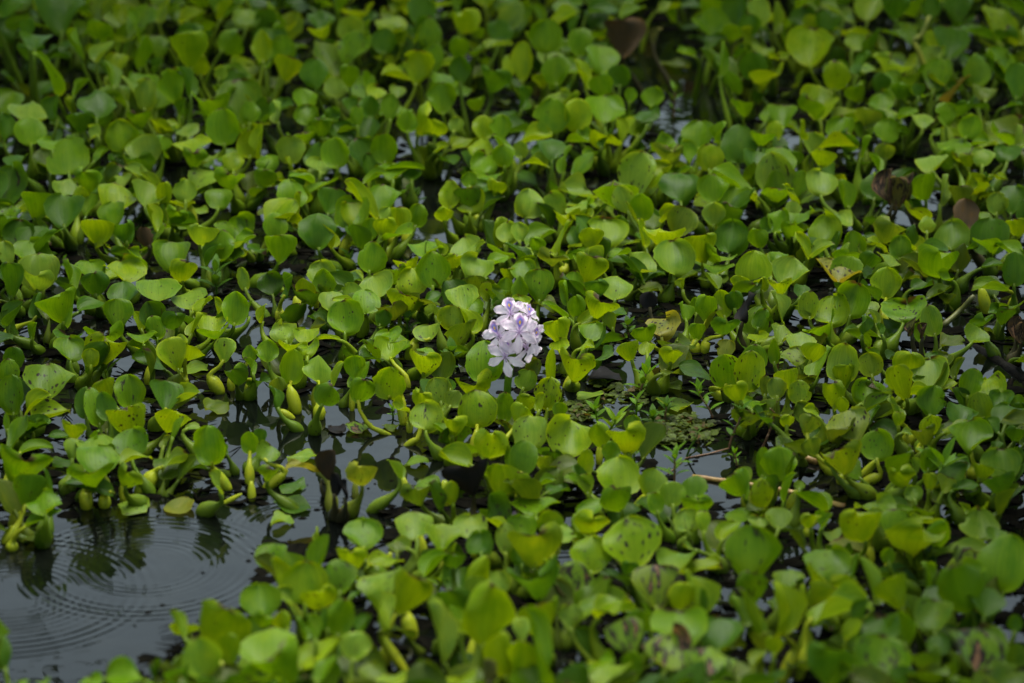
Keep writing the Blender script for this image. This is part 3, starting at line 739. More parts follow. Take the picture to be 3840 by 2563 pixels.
LEAVES, BULBS = [], []
for field, text in FIELDS.items():
    for item in text.replace("\n", ";").split(";"):
        p = item.split()
        if len(p) < 7:
            continue
        x, y, w, h, roll = (float(q) for q in p[:5])
        kind, code = p[5], p[6]
        px, py = fpx(field, x, y)
        grow = 1.08 if 1000 < py < 2000 else 1.16
        w *= FSC * grow
        h *= FSC * grow
        lf = Leaf()
        rnd = random.Random(int(px * 7919 + py * 104729))
        lf.rnd = np.random.default_rng(int(px * 7919 + py * 104729) % (2 ** 31))
        lf.code, lf.kind, lf.px, lf.py = code, kind, px, py
        rd = math.radians(roll)
        T = -unit(ray(px, py))
        Rv = unit(np.cross(-T, ZUP))
        Uv = np.cross(Rv, -T)
        d = Uv * math.cos(rd) + Rv * math.sin(rd)
        zb = grow_height(px, py) * rnd.uniform(0.75, 1.2)
        sc = mpp(at(px, py, zb + 0.02))
        if kind == 'b':
            # swollen stalk: lower end at the water
            lb = h * sc
            r = w * sc * 0.5
            z0 = min(max(lb * 0.5 * abs(math.cos(rd)) * 0.94 - 0.004, 0.006), 0.05)
            C = at(px, py, z0)
            lf.lo = C - d * lb * 0.5
            lf.hi = C + d * lb * 0.5
            lf.r = min(r * 0.86, 0.018)
            lf.ground = lf.lo * np.array([1, 1, 0])
            BULBS.append(lf)
            continue
        lf.cup = lf.curl = 0.0
        lf.wave = rnd.uniform(0.8, 1.9)
        lf.prof = rnd.choice(['round', 'round', 'round', 'oval', 'kite', 'fan'] if kind in 'of' else ['fan', 'fan', 'oval', 'round'])
        if kind == 'f':
            z = rnd.uniform(0.004, 0.012)
            C = at(px, py, z)
            el = math.asin(min(0.99, -unit(ray(px, py))[2] * -1)) if False else math.asin(-unit(ray(px, py))[2])
            W = w * sc
            L = min(max(h * sc / math.sin(el), 0.5 * W), 1.15 * W)
            az = rd + rnd.choice([0.5, -0.5, 1.2, -1.2])
            a = np.array([math.sin(az), math.cos(az), rnd.uniform(-0.02, 0.05)])
            a = unit(a)
            n = unit(ZUP + 0.07 * lf.rnd.normal(size=3))
            n = unit(n - a * np.dot(a, n))
            lf.cup = rnd.uniform(-0.25, 0.3)
            lf.curl = rnd.uniform(-0.3, 0.1)
            lf.base = C - a * L / 2
            lf.base[2] = max(lf.base[2], 0.004)
            lf.L, lf.W, lf.a, lf.n = L, W, a, n
        else:
            if kind == 'o':
                W0, H0 = w * sc, h * sc
                lf.cup = rnd.uniform(0.25, 0.85)
                lf.curl = rnd.uniform(-0.6, 0.45)
                W = W0 * lf.cup / math.sin(lf.cup)
                L = max(H0, 0.93 * W0)
                lean = math.acos(min(1, max(0.2, H0 / L)))
                a = d * math.cos(lean) - T * math.sin(lean)
                n = T * math.cos(lean) + d * math.sin(lean)
                yaw = math.radians(rnd.uniform(-16, 16))
            elif kind == 'c':
                W0, H0 = w * sc, h * sc
                lf.cup = rnd.uniform(0.95, 1.4)
                lf.curl = rnd.uniform(-0.5, 0.1)
                W = W0 * lf.cup / math.sin(min(lf.cup, 1.5)) * 1.02
                L = max(H0 * 1.06, 0.88 * W0)
                lean = math.acos(min(1, max(0.25, H0 / L)))
                a = d * math.cos(lean) + T * math.sin(lean)
                n = -T * math.cos(lean) + d * math.sin(lean)
                yaw = math.radians(rnd.uniform(-22, 22))
            else:
                W0, H0 = w * sc, h * sc
                # a folded blade: the longer image side is the midrib
                if W0 > H0 * 1.15:
                    sgn = 1 if roll >= 0 else -1
                    d = unit(Rv * sgn * (math.cos(abs(rd))) + Uv * max(0.25, math.sin(abs(rd))))
                    W0, H0 = H0, W0
                lf.cup = rnd.uniform(0.95, 1.35) if kind == 'v' else rnd.uniform(0.6, 0.9)
                lf.curl = rnd.uniform(-0.55, 0.25)
                L = H0
                W = min(max(W0 * 1.55, 0.5 * L), 1.05 * L) if kind == 'v' else W0 * 1.8
                lean = rnd.uniform(-0.25, 0.35)
                a = d * math.cos(lean) - T * math.sin(lean)
                n = T * math.cos(lean) + d * math.sin(lean)
                yaw = math.radians(rnd.uniform(50, 85))
                side = np.cross(a, n)
                nl = n * math.cos(yaw) + side * math.sin(yaw)
                nr = n * math.cos(yaw) - side * math.sin(yaw)
                up = nl[2] - nr[2]
                if (up < 0 and abs(up) > 0.15) or (abs(up) <= 0.15 and rnd.random() < 0.5):
                    yaw = -yaw
            side = np.cross(a, n)
            n = n * math.cos(yaw) + side * math.sin(yaw)
            zc = max(zb, 0.012) + 0.5 * L * a[2]
            C = at(px, py, max(zc, 0.02))
            # centre of the blade surface sits a little off the midrib line because of the cup
            off = (W / 2) * 0.30 * (1 - math.cos(lf.cup)) / max(lf.cup, 0.1)
            lf.base = C - a * L * 0.5 - n * off
            lf.base[2] = max(lf.base[2], 0.008)
            lf.L, lf.W, lf.a, lf.n = L, W, a, n
        lf.spots = 1.0 if 'S' in code else 0.6 if 's' in code else (0.38 if rnd.random() < 0.65 else 0.0)
        lf.streak = 1.0 if 'T' in code else 0.6 if 't' in code else (0.12 if rnd.random() < 0.15 else 0.0)
        lf.colour = mix_colour(code) * rnd.uniform(0.86, 1.14)
        lf.seed, lf.rr = rnd.random(), rnd.random()
        lf.ground = np.array([lf.base[0], lf.base[1], 0.0])
        lf.bulb = None
        LEAVES.append(lf)


def blade(lf, origin, parent, name="leaf", mat=None):
    V = leaf_points(lf.base - origin, lf.a, lf.n, lf.L, lf.W, lf.cup, lf.curl, lf.wave, lf.rnd, lf.prof)
    V[:, 2] = np.maximum(V[:, 2], 0.0025 - origin[2])
    dead = 'K' in lf.code or 'B' in lf.code
    return mesh_object(name, V, LEAF_FACES, mat or (M_DEAD if dead else M_LEAF), parent,
                       leaf_attrs(lf.colour, lf.spots, lf.streak, lf.seed, lf.rr))


def stalk(lf, crown, origin, parent):
    """leaf stalk from the crown to the blade joint, swollen when short"""
    B = lf.base
    out = lf.ground - crown
    dist = np.linalg.norm(out)
    p0 = crown + (unit(out) * max(0.012, dist - 0.05) if dist > 0.012 else 0)
    p0 = np.array([p0[0], p0[1], -0.012])
    rnd = lf.rnd
    dead = 'K' in lf.code or 'B' in lf.code
    if lf.bulb is not None:
        bl = lf.bulb
        lo, hi = bl.lo.copy(), bl.hi.copy()
        lo[2] = min(lo[2], -0.004)
        path = np.vstack([bezier(lo, lo + (hi - lo) * 0.33, lo + (hi - lo) * 0.66, hi, 8)[:-1],
                          bezier(hi, hi + (hi - lo) * 0.2, B - lf.a * 0.01, B + lf.a * 0.004, 4)])
        u = np.linspace(0, 1, 8)[:-1]
        rb = bl.r * np.sqrt(np.clip(np.sin(np.pi * (0.10 + 0.78 * u)), 0.05, 1))
        radii = np.concatenate([rb, [max(0.004, rb[-1] * 0.62), 0.0038, 0.0032, 0.0028]])
        colour = np.array((0.27, 0.315, 0.014)) * rnd.uniform(0.85, 1.1)
    else:
        hgt = np.linalg.norm(B - p0)
        p1 = p0 + ZUP * hgt * 0.35 + unit(out) * 0.006 if dist > 1e-4 else p0 + ZUP * hgt * 0.35
        p2 = B - lf.a * min(0.03, hgt * 0.4)
        path = bezier(p0, p1, p2, B + lf.a * 0.004, 10)
        u = np.linspace(0, 1, 10)
        rb = 0.0125 * rnd.uniform(0.7, 1.15) if hgt < 0.10 else 0.0052
        if hgt < 0.03:
            rb = 0.005
        radii = 0.0030 + (rb - 0.003) * np.exp(-((u - 0.30) / 0.24) ** 2) + 0.002 * (1 - u)
        colour = 0.45 * lf.colour + 0.55 * np.array((0.105, 0.150, 0.011)) * rnd.uniform(0.7, 1.15)
    if dead:
        colour = np.array((0.05, 0.045, 0.02))
    V, Fq = tube_points(path - origin, radii, 8)
    return mesh_object("petiole", V, Fq, M_STEM, parent, tube_attrs(len(path), 8, colour, 0.5 if lf.spots > 0.3 else 0.15, lf.seed))


# a swollen stalk belongs to the leaf whose joint is nearest its upper end
for bl in sorted(BULBS, key=lambda q: -q.r):
    best, bd = None, 1e9
    tx, ty = pix(bl.hi)
    for lf in LEAVES:
        if lf.kind == 'f' or lf.bulb is not None:
            continue
        x, y = pix(lf.base)
        dd = math.hypot(x - tx, y - ty)
        if dd < bd and np.linalg.norm(lf.base - bl.hi) < 0.05:
            best, bd = lf, dd
    bl.owner = best
    if best is not None:
        best.bulb = bl

# ------------------------------------------------------------------ landmarks that labels refer to (survey pixels)
LANDMARKS = [
    (1930, 1260, "lilac flower"), (430, 2130, "rippled pool"), (2335, 130, "brown heart-shaped leaf"),
    (2480, 1205, "ochre black-dotted leaf"), (1760, 1790, "black folded leaf"), (2800, 1160, "black upright dead leaf"),
    (2500, 1640, "floating fern mat"), (3470, 290, "bent pale stalk"), (3365, 705, "rotting brown crown"),
    (3740, 1330, "sunken dark band"), (3530, 1750, "big leafy weed shoot"), (3185, 1600, "pale dotted heart-shaped leaf"),
    (2465, 2195, "dark striped dying leaf"), (1350, 1775, "orange-tipped yellow leaf"), (1625, 790, "bright water strip"),
    (150, 1010, "big pale wavy leaf"), (230, 1150, "horned upright leaf"), (185, 1430, "huge spotted round leaf"),
    (1830, 2310, "tall blurred front leaf"), (3670, 2425, "broad striped front leaf"), (715, 185, "bright cupped back leaf"),
    (255, 590, "large round back leaf"), (1565, 255, "bright fan-shaped back leaf"), (2255, 215, "broad round back leaf"),
    (3040, 170, "wide olive back leaf"), (2530, 960, "large pale round leaf"), (1290, 1190, "dark-centred round leaf"),
    (3700, 880, "deep green round leaf"), (2365, 1975, "dark-streaked spotted leaf"), (370, 1710, "bright round leaf pair"),
    (2680, 540, "thin green back shoot"), (3770, 2110, "tall-stalked front leaf"),
]
ORD = ["nearest", "second", "third", "fourth", "fifth", "sixth", "seventh", "eighth", "ninth", "tenth", "eleventh", "twelfth"]


def place_words(items, noun):
    """items: (object, px, py, look).  Says beside which landmark each stands, by direction and rank."""
    bins = {}
    for o, px, py, look in items:
        dd = [(math.hypot(px - x, (py - y) * 1.6), i) for i, (x, y, _t) in enumerate(LANDMARKS)]
        d, i = min(dd)
        x, y, _t = LANDMARKS[i]
        dx, dy = px - x, (py - y) * 1.6
        dr = ("right of" if dx > 0 else "left of") if abs(dx) > abs(dy) else ("in front of" if dy > 0 else "behind")
        bins.setdefault((i, dr), []).append((d, o, look))
    for (i, dr), rows in bins.items():
        rows.sort(key=lambda r: r[0])
        for k, (d, o, look) in enumerate(rows):
            o["label"] = f"{look}, {ORD[k]} {noun} {dr} the {LANDMARKS[i][2]}"


# ------------------------------------------------------------------ rosettes: group the leaves by where they root
upright = [lf for lf in LEAVES if lf.kind != 'f']
G = np.array([lf.ground[:2] for lf in upright])
K = int(len(upright) / 4.2)
FLOWER_CROWN = at(1905, 1548, 0.0)
cent = G[rng.choice(len(G), K, replace=False)]
cent[0] = FLOWER_CROWN[:2]
for it in range(40):
    lab = np.argmin(((G[:, None, :] - cent[None]) ** 2).sum(2), 1)
    for k in range(1, K):
        m = lab == k
        cent[k] = G[m].mean(0) if m.any() else G[rng.integers(len(G))]
lab = np.argmin(((G[:, None, :] - cent[None]) ** 2).sum(2), 1)
PLANTS = []


def in_open(px, py):
    return any(inside(px, py, poly) for poly in OPEN_WATER)


def filler_leaf(crown, rnd, low=True):
    lf = Leaf()
    lf.rnd = np.random.default_rng(rnd.randrange(2 ** 31))
    an = rnd.uniform(0, 2 * math.pi)
    rad = rnd.uniform(0.02, 0.055)
    z = rnd.uniform(0.012, 0.04) if low else rnd.uniform(0.4, 1.0) * grow_height(*pix(crown))
    lf.base = crown + np.array([math.cos(an) * rad, math.sin(an) * rad, z])
    outd = np.array([math.cos(an), math.sin(an), 0])
    el = rnd.uniform(0.15, 1.25)
    lf.a = unit(outd * math.cos(el) + ZUP * math.sin(el))
    lf.n = unit(-outd * math.sin(el) + ZUP * math.cos(el))
    lf.prof = rnd.choice(['round', 'kite', 'fan', 'oval'])
    lf.W = rnd.uniform(0.042, 0.068)
    lf.L = lf.W * rnd.uniform(0.85, 1.1)
    lf.cup, lf.curl, lf.wave = rnd.uniform(0.3, 1.15), rnd.uniform(-0.6, 0.3), rnd.uniform(0.8, 1.8)
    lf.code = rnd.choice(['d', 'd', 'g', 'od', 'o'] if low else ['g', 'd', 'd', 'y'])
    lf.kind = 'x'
    lf.colour = mix_colour(lf.code) * (rnd.uniform(0.55, 0.9) if low else rnd.uniform(0.75, 1.05))  # low leaves get a darker colour that stands in for shade
    lf.spots, lf.streak = rnd.choice([0, 0.4, 0.8]), rnd.choice([0, 0, 0.5])
    lf.seed, lf.rr = rnd.random(), rnd.random()
    lf.ground = np.array([lf.base[0], lf.base[1], 0.0])
    lf.bulb = None
    return lf


def stalked_leaf(lf, crown, plant):
    """a small leaf low in the rosette: blade and stalk in one piece"""
    V = leaf_points(lf.base - crown, lf.a, lf.n, lf.L, lf.W, lf.cup, lf.curl, lf.wave, lf.rnd, lf.prof)
    V[:, 2] = np.maximum(V[:, 2], 0.0025)
    p0 = np.array([0, 0, -0.012]) + (lf.ground - crown) * 0.35
    hgt = np.linalg.norm(lf.base - crown - p0)
    path = bezier(p0, p0 + ZUP * hgt * 0.35, lf.base - crown - lf.a * hgt * 0.35, lf.base - crown + lf.a * 0.004, 7)
    u = np.linspace(0, 1, 7)
    rb = 0.009 if hgt < 0.09 else 0.0048
    Vt, Ft = tube_points(path, 0.0028 + (rb - 0.0028) * np.exp(-((u - 0.3) / 0.25) ** 2), 7)
    A = leaf_attrs(lf.colour, lf.spots, lf.streak, lf.seed, lf.rr)
    B = tube_attrs(7, 7, 0.4 * lf.colour + 0.6 * np.array((0.075, 0.105, 0.010)), 0.2, lf.seed)
    n0 = len(V)
    o = mesh_object("leaf", np.vstack([V, Vt]), LEAF_FACES + [tuple(n0 + i for i in f) for f in Ft], M_LEAF, plant,
                    {q: (A[q][0], np.vstack([A[q][1], B[q][1]])) for q in A})
    o.data.materials.append(M_STEM)
    nf_ = len(LEAF_FACES)
    o.data.polygons.foreach_set("material_index", [0] * nf_ + [1] * len(Ft))
    return o


plant_rows = []
for k in range(K):
    members = [upright[i] for i in np.nonzero(lab == k)[0]]
    if not members:
        continue
    crown = np.array([cent[k][0], cent[k][1], 0.0])
    plant = empty("water_hyacinth", crown)
    tag(plant, cat="water plant", group="floating hyacinth plants")
    rnd = random.Random(1000 + k)
    crown_py = pix(crown)[1]
    for lf in members:
        lo = blade(lf, crown, plant)
        if 'K' in lf.code:
            lo["label"] = "blackened dead leaf"
        elif 'B' in lf.code:
            lo["label"] = "brown rotting leaf"
        elif 'O' in lf.code:
            lo["label"] = "ochre dying leaf"
        elif 'T' in lf.code:
            lo["label"] = "leaf with dark rotten streaks"
        stalk(lf, crown, crown, lo)
    nf = 0
    nwant = 2 if crown_py > 1050 else 4
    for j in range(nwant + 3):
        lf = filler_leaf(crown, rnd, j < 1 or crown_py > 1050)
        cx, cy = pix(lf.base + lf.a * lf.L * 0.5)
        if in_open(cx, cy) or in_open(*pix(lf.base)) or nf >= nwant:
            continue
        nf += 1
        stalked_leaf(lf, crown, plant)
    plant["kmean"] = k
    PLANTS.append((plant, crown, members))
    # look in words
    cc = "".join(c for lf in members for c in lf.code[0])
    top = max("gydpoOBK", key=lambda c: cc.count(c))
    hue = {'g': "mid-green", 'y': "yellow-green", 'd': "deep green", 'p': "pale green", 'o': "olive", 'O': "yellowing", 'B': "brown", 'K': "blackened"}[top]
    spotted = sum('s' in lf.code.lower() for lf in members) > len(members) / 2
    hmax = max(lf.base[2] + lf.L * lf.a[2] for lf in members)
    look = ("tall " if hmax > 0.2 else "") + ("spotted " if spotted else "") + hue + " hyacinth"
    px, py = pix(crown)
    plant_rows.append((plant, px, py, look[0].upper() + look[1:]))
# rosettes that fill the ground between: always where the next plant is farthest away
crowns = [p[1][:2] for p in PLANTS]
cand = []
crd = random.Random(77)
for q in range(9000):
    px, py = crd.uniform(-20, 3860), crd.uniform(-40, 2640)
    if not in_open(px, py) and (py < 950 or crd.random() < 0.03):
        cand.append((px, py, at(px, py, 0.0)))
CG = np.array([c[2][:2] for c in cand])
for q in range(84):
    D = np.min(((CG[:, None, :] - np.array(crowns)[None]) ** 2).sum(2), 1) if q == 0 else np.minimum(D, ((CG - crowns[-1]) ** 2).sum(1))
    i = int(np.argmax(D))
    if D[i] < 0.075 ** 2:
        break
    px, py, g = cand[i]
    crowns.append(g[:2])
    rnd = random.Random(5000 + q)
    plant = empty("water_hyacinth", g)
    tag(plant, cat="water plant", group="floating hyacinth plants")
    made = 0
    near = [lf for lf in upright if math.hypot(lf.px - px, lf.py - py) < 350] or upright
    for j in range(rnd.choice([6, 7, 8])):
        lf = filler_leaf(g, rnd, j < 2)
        src = rnd.choice(near)
        lf.colour = src.colour * rnd.uniform(0.85, 1.05)
        lf.code = src.code
        if j >= 2:
            lf.W *= 1.4
            lf.L *= 1.4
        if in_open(*pix(lf.base + lf.a * lf.L * 0.5)) or in_open(*pix(lf.base + lf.a * lf.L)) or in_open(*pix(lf.base)):
            continue
        made += 1
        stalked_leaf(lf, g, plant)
    if not made:
        bpy.data.objects.remove(plant)
        continue
    PLANTS.append((plant, g, []))
    plant_rows.append((plant, px, py, "Small low hyacinth"))
place_words(plant_rows, "plant")
del_key = [p[0].pop("kmean", None) for p in PLANTS]
for bl in BULBS:
    if bl.owner is None:
        plant, crown, _m = min(PLANTS, key=lambda p: np.linalg.norm(p[1] - bl.ground))
        lo, hi = bl.lo.copy(), bl.hi.copy()
        lo[2] = min(lo[2], -0.004)
        n = 10
        path = bezier(lo, lo + (hi - lo) * 0.4, lo + (hi - lo) * 0.8, hi + unit(hi - lo) * 0.012, n)
        u = np.linspace(0, 1, n)
        radii = bl.r * np.sqrt(np.clip(np.sin(np.pi * (0.10 + 0.87 * u)), 0.02, 1))
        V, Fq = tube_points(path - crown, radii, 8)
        mesh_object("petiole", V, Fq, M_STEM, plant,
                    tube_attrs(n, 8, np.array((0.27, 0.315, 0.014)) if 'y' in bl.code else np.array((0.13, 0.15, 0.02)), 0.4, bl.rnd.random()))

# ------------------------------------------------------------------ leaves lying flat on the water
flat_rows = []
for lf in LEAVES:
    if lf.kind != 'f':
        continue
    o = blade(lf, lf.ground, None, "flat_leaf")
    o.location = tuple(lf.ground)
    tag(o, cat="leaf", group="leaves lying on the water")
    c = lf.code[0]
    look = {'g': "Green", 'y': "Yellow-green", 'd': "Dark green", 'p': "Pale", 'o': "Olive", 'O': "Ochre", 'B': "Brown", 'K': "Blackened"}[c]
    flat_rows.append((o, lf.px, lf.py, look + " flat floating leaf"))
place_words(flat_rows, "one")

# ------------------------------------------------------------------ the flower spike
flower_plant, fcrown, _m = min([p for p in PLANTS if p[2]], key=lambda p: np.linalg.norm(p[1] - FLOWER_CROWN))
flower_plant["label"] = "hyacinth plant carrying the only lilac flower spike"
TF = -unit(ray(1930, 1260))
RF = unit(np.cross(-TF, ZUP))
UF = np.cross(RF, -TF)
fdepth = FLOWER_CROWN + np.array([0, 0.0, 0])
FSCALE = mpp(at(1930, 1260, 0.14))
PL0 = at(1915, 1548, 0.0)


def fl(px, py, toward=0.0):
    """point on the upright plane through the flower's crown, a little towards the viewer"""
    d = ray(px, py)
    tt = (PL0[1] - CAM[1]) / d[1]
    return CAM + d * tt + TF * toward


def petal(L, W, back, ruf, rnd, tip=0.5, rows=9, cols=7):
    s = np.linspace(0, 1, rows)[:, None]
    t = np.linspace(-1, 1, cols)[None, :]
    prof = np.interp(s, [0, .15, .4, .62, .8, .92, 1.0], [.16, .34, .78, 1.0, .9, .62, .18])
    x = prof * W / 2 * t * (1 + 0.10 * np.sin(17 * s + rnd.uniform(0, 6) + np.sign(t)))
    y = L * s * np.cos(back * s * 0.5) + 0 * t
    z = -L * np.sin(back * s * 0.6) * s + 0.10 * W * t * t * (1 - s)
    z = z + ruf * W * np.abs(t) * s * np.sin(10 * s + 4 * t + rnd.uniform(0, 6)) * 0.30
    y = y + 0.04 * L * np.sin(9 * t + rnd.uniform(0, 6)) * (s ** 3)
    P = np.stack([x, y, z], -1).reshape(-1, 3)
    Fq = [(i * cols + j, i * cols + j + 1, (i + 1) * cols + j + 1, (i + 1) * cols + j) for i in range(rows - 1) for j in range(cols - 1)]
    lc = np.stack([np.repeat(t, rows, 0).ravel(), np.repeat(s, cols, 1).ravel(), np.full(rows * cols, rnd.random())], 1)
    return P, Fq, {"lc": ('FLOAT_VECTOR', lc)}


def floret(px, py, toward, yaw, pitch, roll, size, spread=1.0, skip=()):
    """one floret: facing the viewer, turned by yaw (right) and pitch (up), rolled in its plane"""
    rnd = random.Random(int(px * 31 + py))
    C = fl(px, py, toward)
    y_, p_, r_ = math.radians(yaw), math.radians(pitch), math.radians(roll)
    n = unit(TF * math.cos(y_) * math.cos(p_) + RF * math.sin(y_) * math.cos(p_) + UF * math.sin(p_))
    u = unit(UF - n * np.dot(UF, n))
    r = np.cross(u, n)
    u2 = u * math.cos(r_) + r * math.sin(r_)
    r2 = np.cross(u2, n)
    # throat tube is the floret's own mesh
    core = fl(1922, 1262, -0.004) - ZUP * 0.006
    back = C - n * 0.016
    path = bezier(core, core + (back - core) * 0.5, back - n * 0.006, C, 7)
    V, Fq = tube_points(path - fcrown, [0.0016, 0.0018, 0.002, 0.0022, 0.0026, 0.003, 0.0036], 7)
    lcv = np.stack([np.zeros(len(V)), np.full(len(V), 0.1), np.full(len(V), 0.3)], 1)
    fo = mesh_object("floret", V, Fq, M_PETAL, flower_plant, {"lc": ('FLOAT_VECTOR', lcv)})
    # angle in plane (0 = banner up), length, width
    specs = [(0, 1.0, 0.84, True), (58, 1.0, 0.56, False), (-58, 1.0, 0.56, False), (118, 1.05, 0.50, False), (-118, 1.05, 0.50, False), (176, 1.16, 0.52, False)]
    for i, (an, ll, ww, ban) in enumerate(specs):
        if i in skip:
            continue
        a_ = math.radians(an + rnd.uniform(-7, 7))
        ax = u2 * math.cos(a_) + r2 * math.sin(a_)
        tilt = 0.30 / spread * rnd.uniform(0.7, 1.3)
        ay = unit(ax * math.cos(tilt) + n * math.sin(tilt))
        nz = unit(n - ay * np.dot(n, ay))
        bx = np.cross(ay, nz)
        L = size * ll * rnd.uniform(0.94, 1.05)
        P, Fq2, at_ = petal(L, size * ww, 0.75 * rnd.uniform(0.6, 1.3), 1.0, rnd)
        W3 = (C - fcrown) + P[:, :1] * bx + P[:, 1:2] * ay + P[:, 2:3] * nz + nz * (0.0012 if ban else 0.0004 * i) + ay * 0.002
        mesh_object("petal", W3, Fq2, M_BANNER if ban else M_PETAL, fo, at_)
    for q in range(2):
        e = C + n * 0.010 - u2 * (0.006 + 0.004 * q) + r2 * (0.003 * (2 * q - 1))
        pth = bezier(C, C + n * 0.006, e - u2 * 0.001, e + u2 * 0.002, 6)
        V, Fq3 = tube_points(pth - fcrown, [0.0004, 0.0004, 0.0004, 0.0004, 0.0008, 0.0009], 5)
        mesh_object("stamen", V, Fq3, M_STAMEN, fo)


# measured from a 500 pixel close-up, 0.319 pixels per unit
def fz(x, y):
    return 1700 + x * 0.3189, 1050 + y * 0.3189


for (x, y, tw, yaw, pit, rol, siz, spr, skip) in (
        (672, 400, 0.006, 2, 6, -14, 0.0262, 1.2, ()),
        (772, 612, 0.036, 6, 2, 4, 0.0290, 1.3, ()),
        (545, 655, 0.022, -30, 0, -34, 0.0285, 1.1, ()),
        (612, 895, 0.036, -12, -10, -4, 0.0290, 1.2, ()),
        (875, 435, 0.004, 50, 30, 30, 0.0285, 0.8, (3, 4)),
        (925, 555, 0.000, 44, 12, 42, 0.0255, 1.0, (0, 2, 4)),
        (925, 690, 0.010, 46, -4, 30, 0.0235, 0.9, ()),
        (860, 790, 0.006, 34, -22, 40, 0.0300, 1.0, (0, 4)),
        ):
    qx, qy = fz(x, y)
    floret(qx, qy, tw, yaw, pit, rol, siz, spr, skip)
# stalk of the spike
sp = [fl(1901, 1500), fl(1904, 1440), fl(1912, 1380), fl(1924, 1320), fl(1922, 1262), fl(1915, 1190)]
sp = [np.array([PL0[0], PL0[1], -0.01])] + sp
V, Fq = tube_points(np.array(sp) - fcrown, [0.0068, 0.0066, 0.0064, 0.0062, 0.0065, 0.0050, 0.0028], 10)
mesh_object("flower_stalk", V, Fq, M_STEM, flower_plant, tube_attrs(7, 10, (0.115, 0.215, 0.012), 0.2, 0.4))

# ------------------------------------------------------------------ leafy weeds between the hyacinths
WEED_COL = {'g': (0.090, 0.190, 0.005), 'd': (0.050, 0.115, 0.007), 'y': (0.14, 0.24, 0.006)}
WROWS, WCOLS = np.linspace(0, 1, 6), np.linspace(-1, 1, 3)
WF = [(i * 3 + j, i * 3 + j + 1, (i + 1) * 3 + j + 1, (i + 1) * 3 + j) for i in range(5) for j in range(2)]
# field, base x y, top x y, leaf spread, pairs, colour, leaf slenderness, look
WEEDS = [
    ((2, 0), 1480, 1090, 1490, 850, 200, 3, 'g', .20, "Thin green shoot with narrow upright leaves"),
    ((2, 0), 2085, 1130, 1950, 1000, 150, 3, 'g', .25, "Slanting bright green weed shoot"),
    ((0, 1), 1990, 1150, 1985, 930, 330, 4, 'd', .27, "Branching dark green weed"),
    ((1, 1), 870, 900, 855, 790, 190, 3, 'd', .36, "Small bushy weed on a reddish stem"),
    ((1, 1), 1390, 1560, 1390, 1370, 230, 4, 'd', .36, "Small bushy dark weed"),
    ((1, 1), 1470, 310, 1470, 220, 170, 3, 'd', .36, "Low dark green weed tuft"),
    ((0, 2), 985, 400, 970, 260, 330, 3, 'y', .24, "Bright green weed shoot with lance-shaped leaves"),
    ((1, 2), 1720, 350, 1800, 90, 210, 6, 'd', .42, "Branching small-leaved weed"),
    ((2, 2), 1170, 490, 1225, 300, 280, 4, 'g', .24, "Leafy weed shoot with pointed leaves"),
    ((2, 2), 1140, 690, 1145, 540, 210, 3, 'g', .34, "Short weed shoot with broad pointed leaves"),
    ((2, 2), 870, 850, 950, 730, 360, 4, 'y', .24, "Spreading bright green weed"),
    ((2, 2), 1400, 730, 1415, 590, 190, 5, 'd', .30, "Small feathery weed"),
    ((2, 2), 1300, 810, 1290, 690, 220, 5, 'd', .30, "Low feathery weed tuft"),
    ((2, 2), 1850, 720, 1705, 450, 230, 5, 'g', .28, "Leaning weed with a reddish stem"),
    ((2, 2), 1990, 980, 2100, 640, 240, 4, 'd', .26, "Tall leaning weed with a reddish stem"),
    ((2, 2), 1490, 1315, 1490, 1050, 300, 5, 'g', .24, "Upright leafy weed standing in open water"),
    ((2, 2), 2070, 1160, 2040, 1030, 140, 3, 'g', .30, "Tiny leafy weed shoot"),
    ((2, 2), 790, 770, 760, 620, 220, 4, 'g', .30, "Leafy green weed tuft"),
    ((2, 2), 1600, 1060, 1700, 840, 110, 3, 'd', .30, "Thin leaning shoot rooted in open water"),
    ((2, 2), 1130, 1170, 1115, 1000, 160, 3, 'g', .28, "Narrow green weed shoot"),
    ((2, 1), 560, 340, 540, 260, 160, 3, 'd', .36, "Tiny dark green weed tuft"),
    ((2, 1), 1070, 1510, 1060, 1420, 170, 4, 'd', .40, "Small round-leaved weed"),
    ((2, 1), 1930, 1560, 1935, 1420, 130, 4, 'y', .45, "Small yellow-green weed spike"),
    ((3, 1), 85, 1560, 80, 1430, 90, 4, 'y', .50, "Slender budding weed tip"),
    ((3, 2), 1530, 1460, 1590, 1130, 560, 4, 'g', .20, "Big leafy weed shoot with long lance-shaped leaves"),
    ((3, 2), 2185, 1530, 2255, 1290, 460, 3, 'd', .20, "Large dark weed shoot with lance-shaped leaves"),
    ((3, 2), 80, 350, 95, 90, 90, 5, 'y', .40, "Thin flowering weed stem"),
    ((1, 3), 1640, 770, 1690, 640, 260, 3, 'y', .24, "Bright yellow-green weed shoot"),
    ((3, 0), 1720, 840, 1705, 740, 170, 3, 'g', .30, "Blurred bright weed shoot"),
    ((0, 1), 600, 900, 590, 850, 90, 2, 'g', .40, "Tiny weed sprig"),
    ((3, 0), 600, 1530, 500, 1470, 170, 3, 'y', .24, "Blurred yellow-green weed shoot"),
    ((1, 2), 1260, 700, 1250, 660, 100, 3, 'g', .40, "Tiny bright sprig"),
]
weed_rows = []
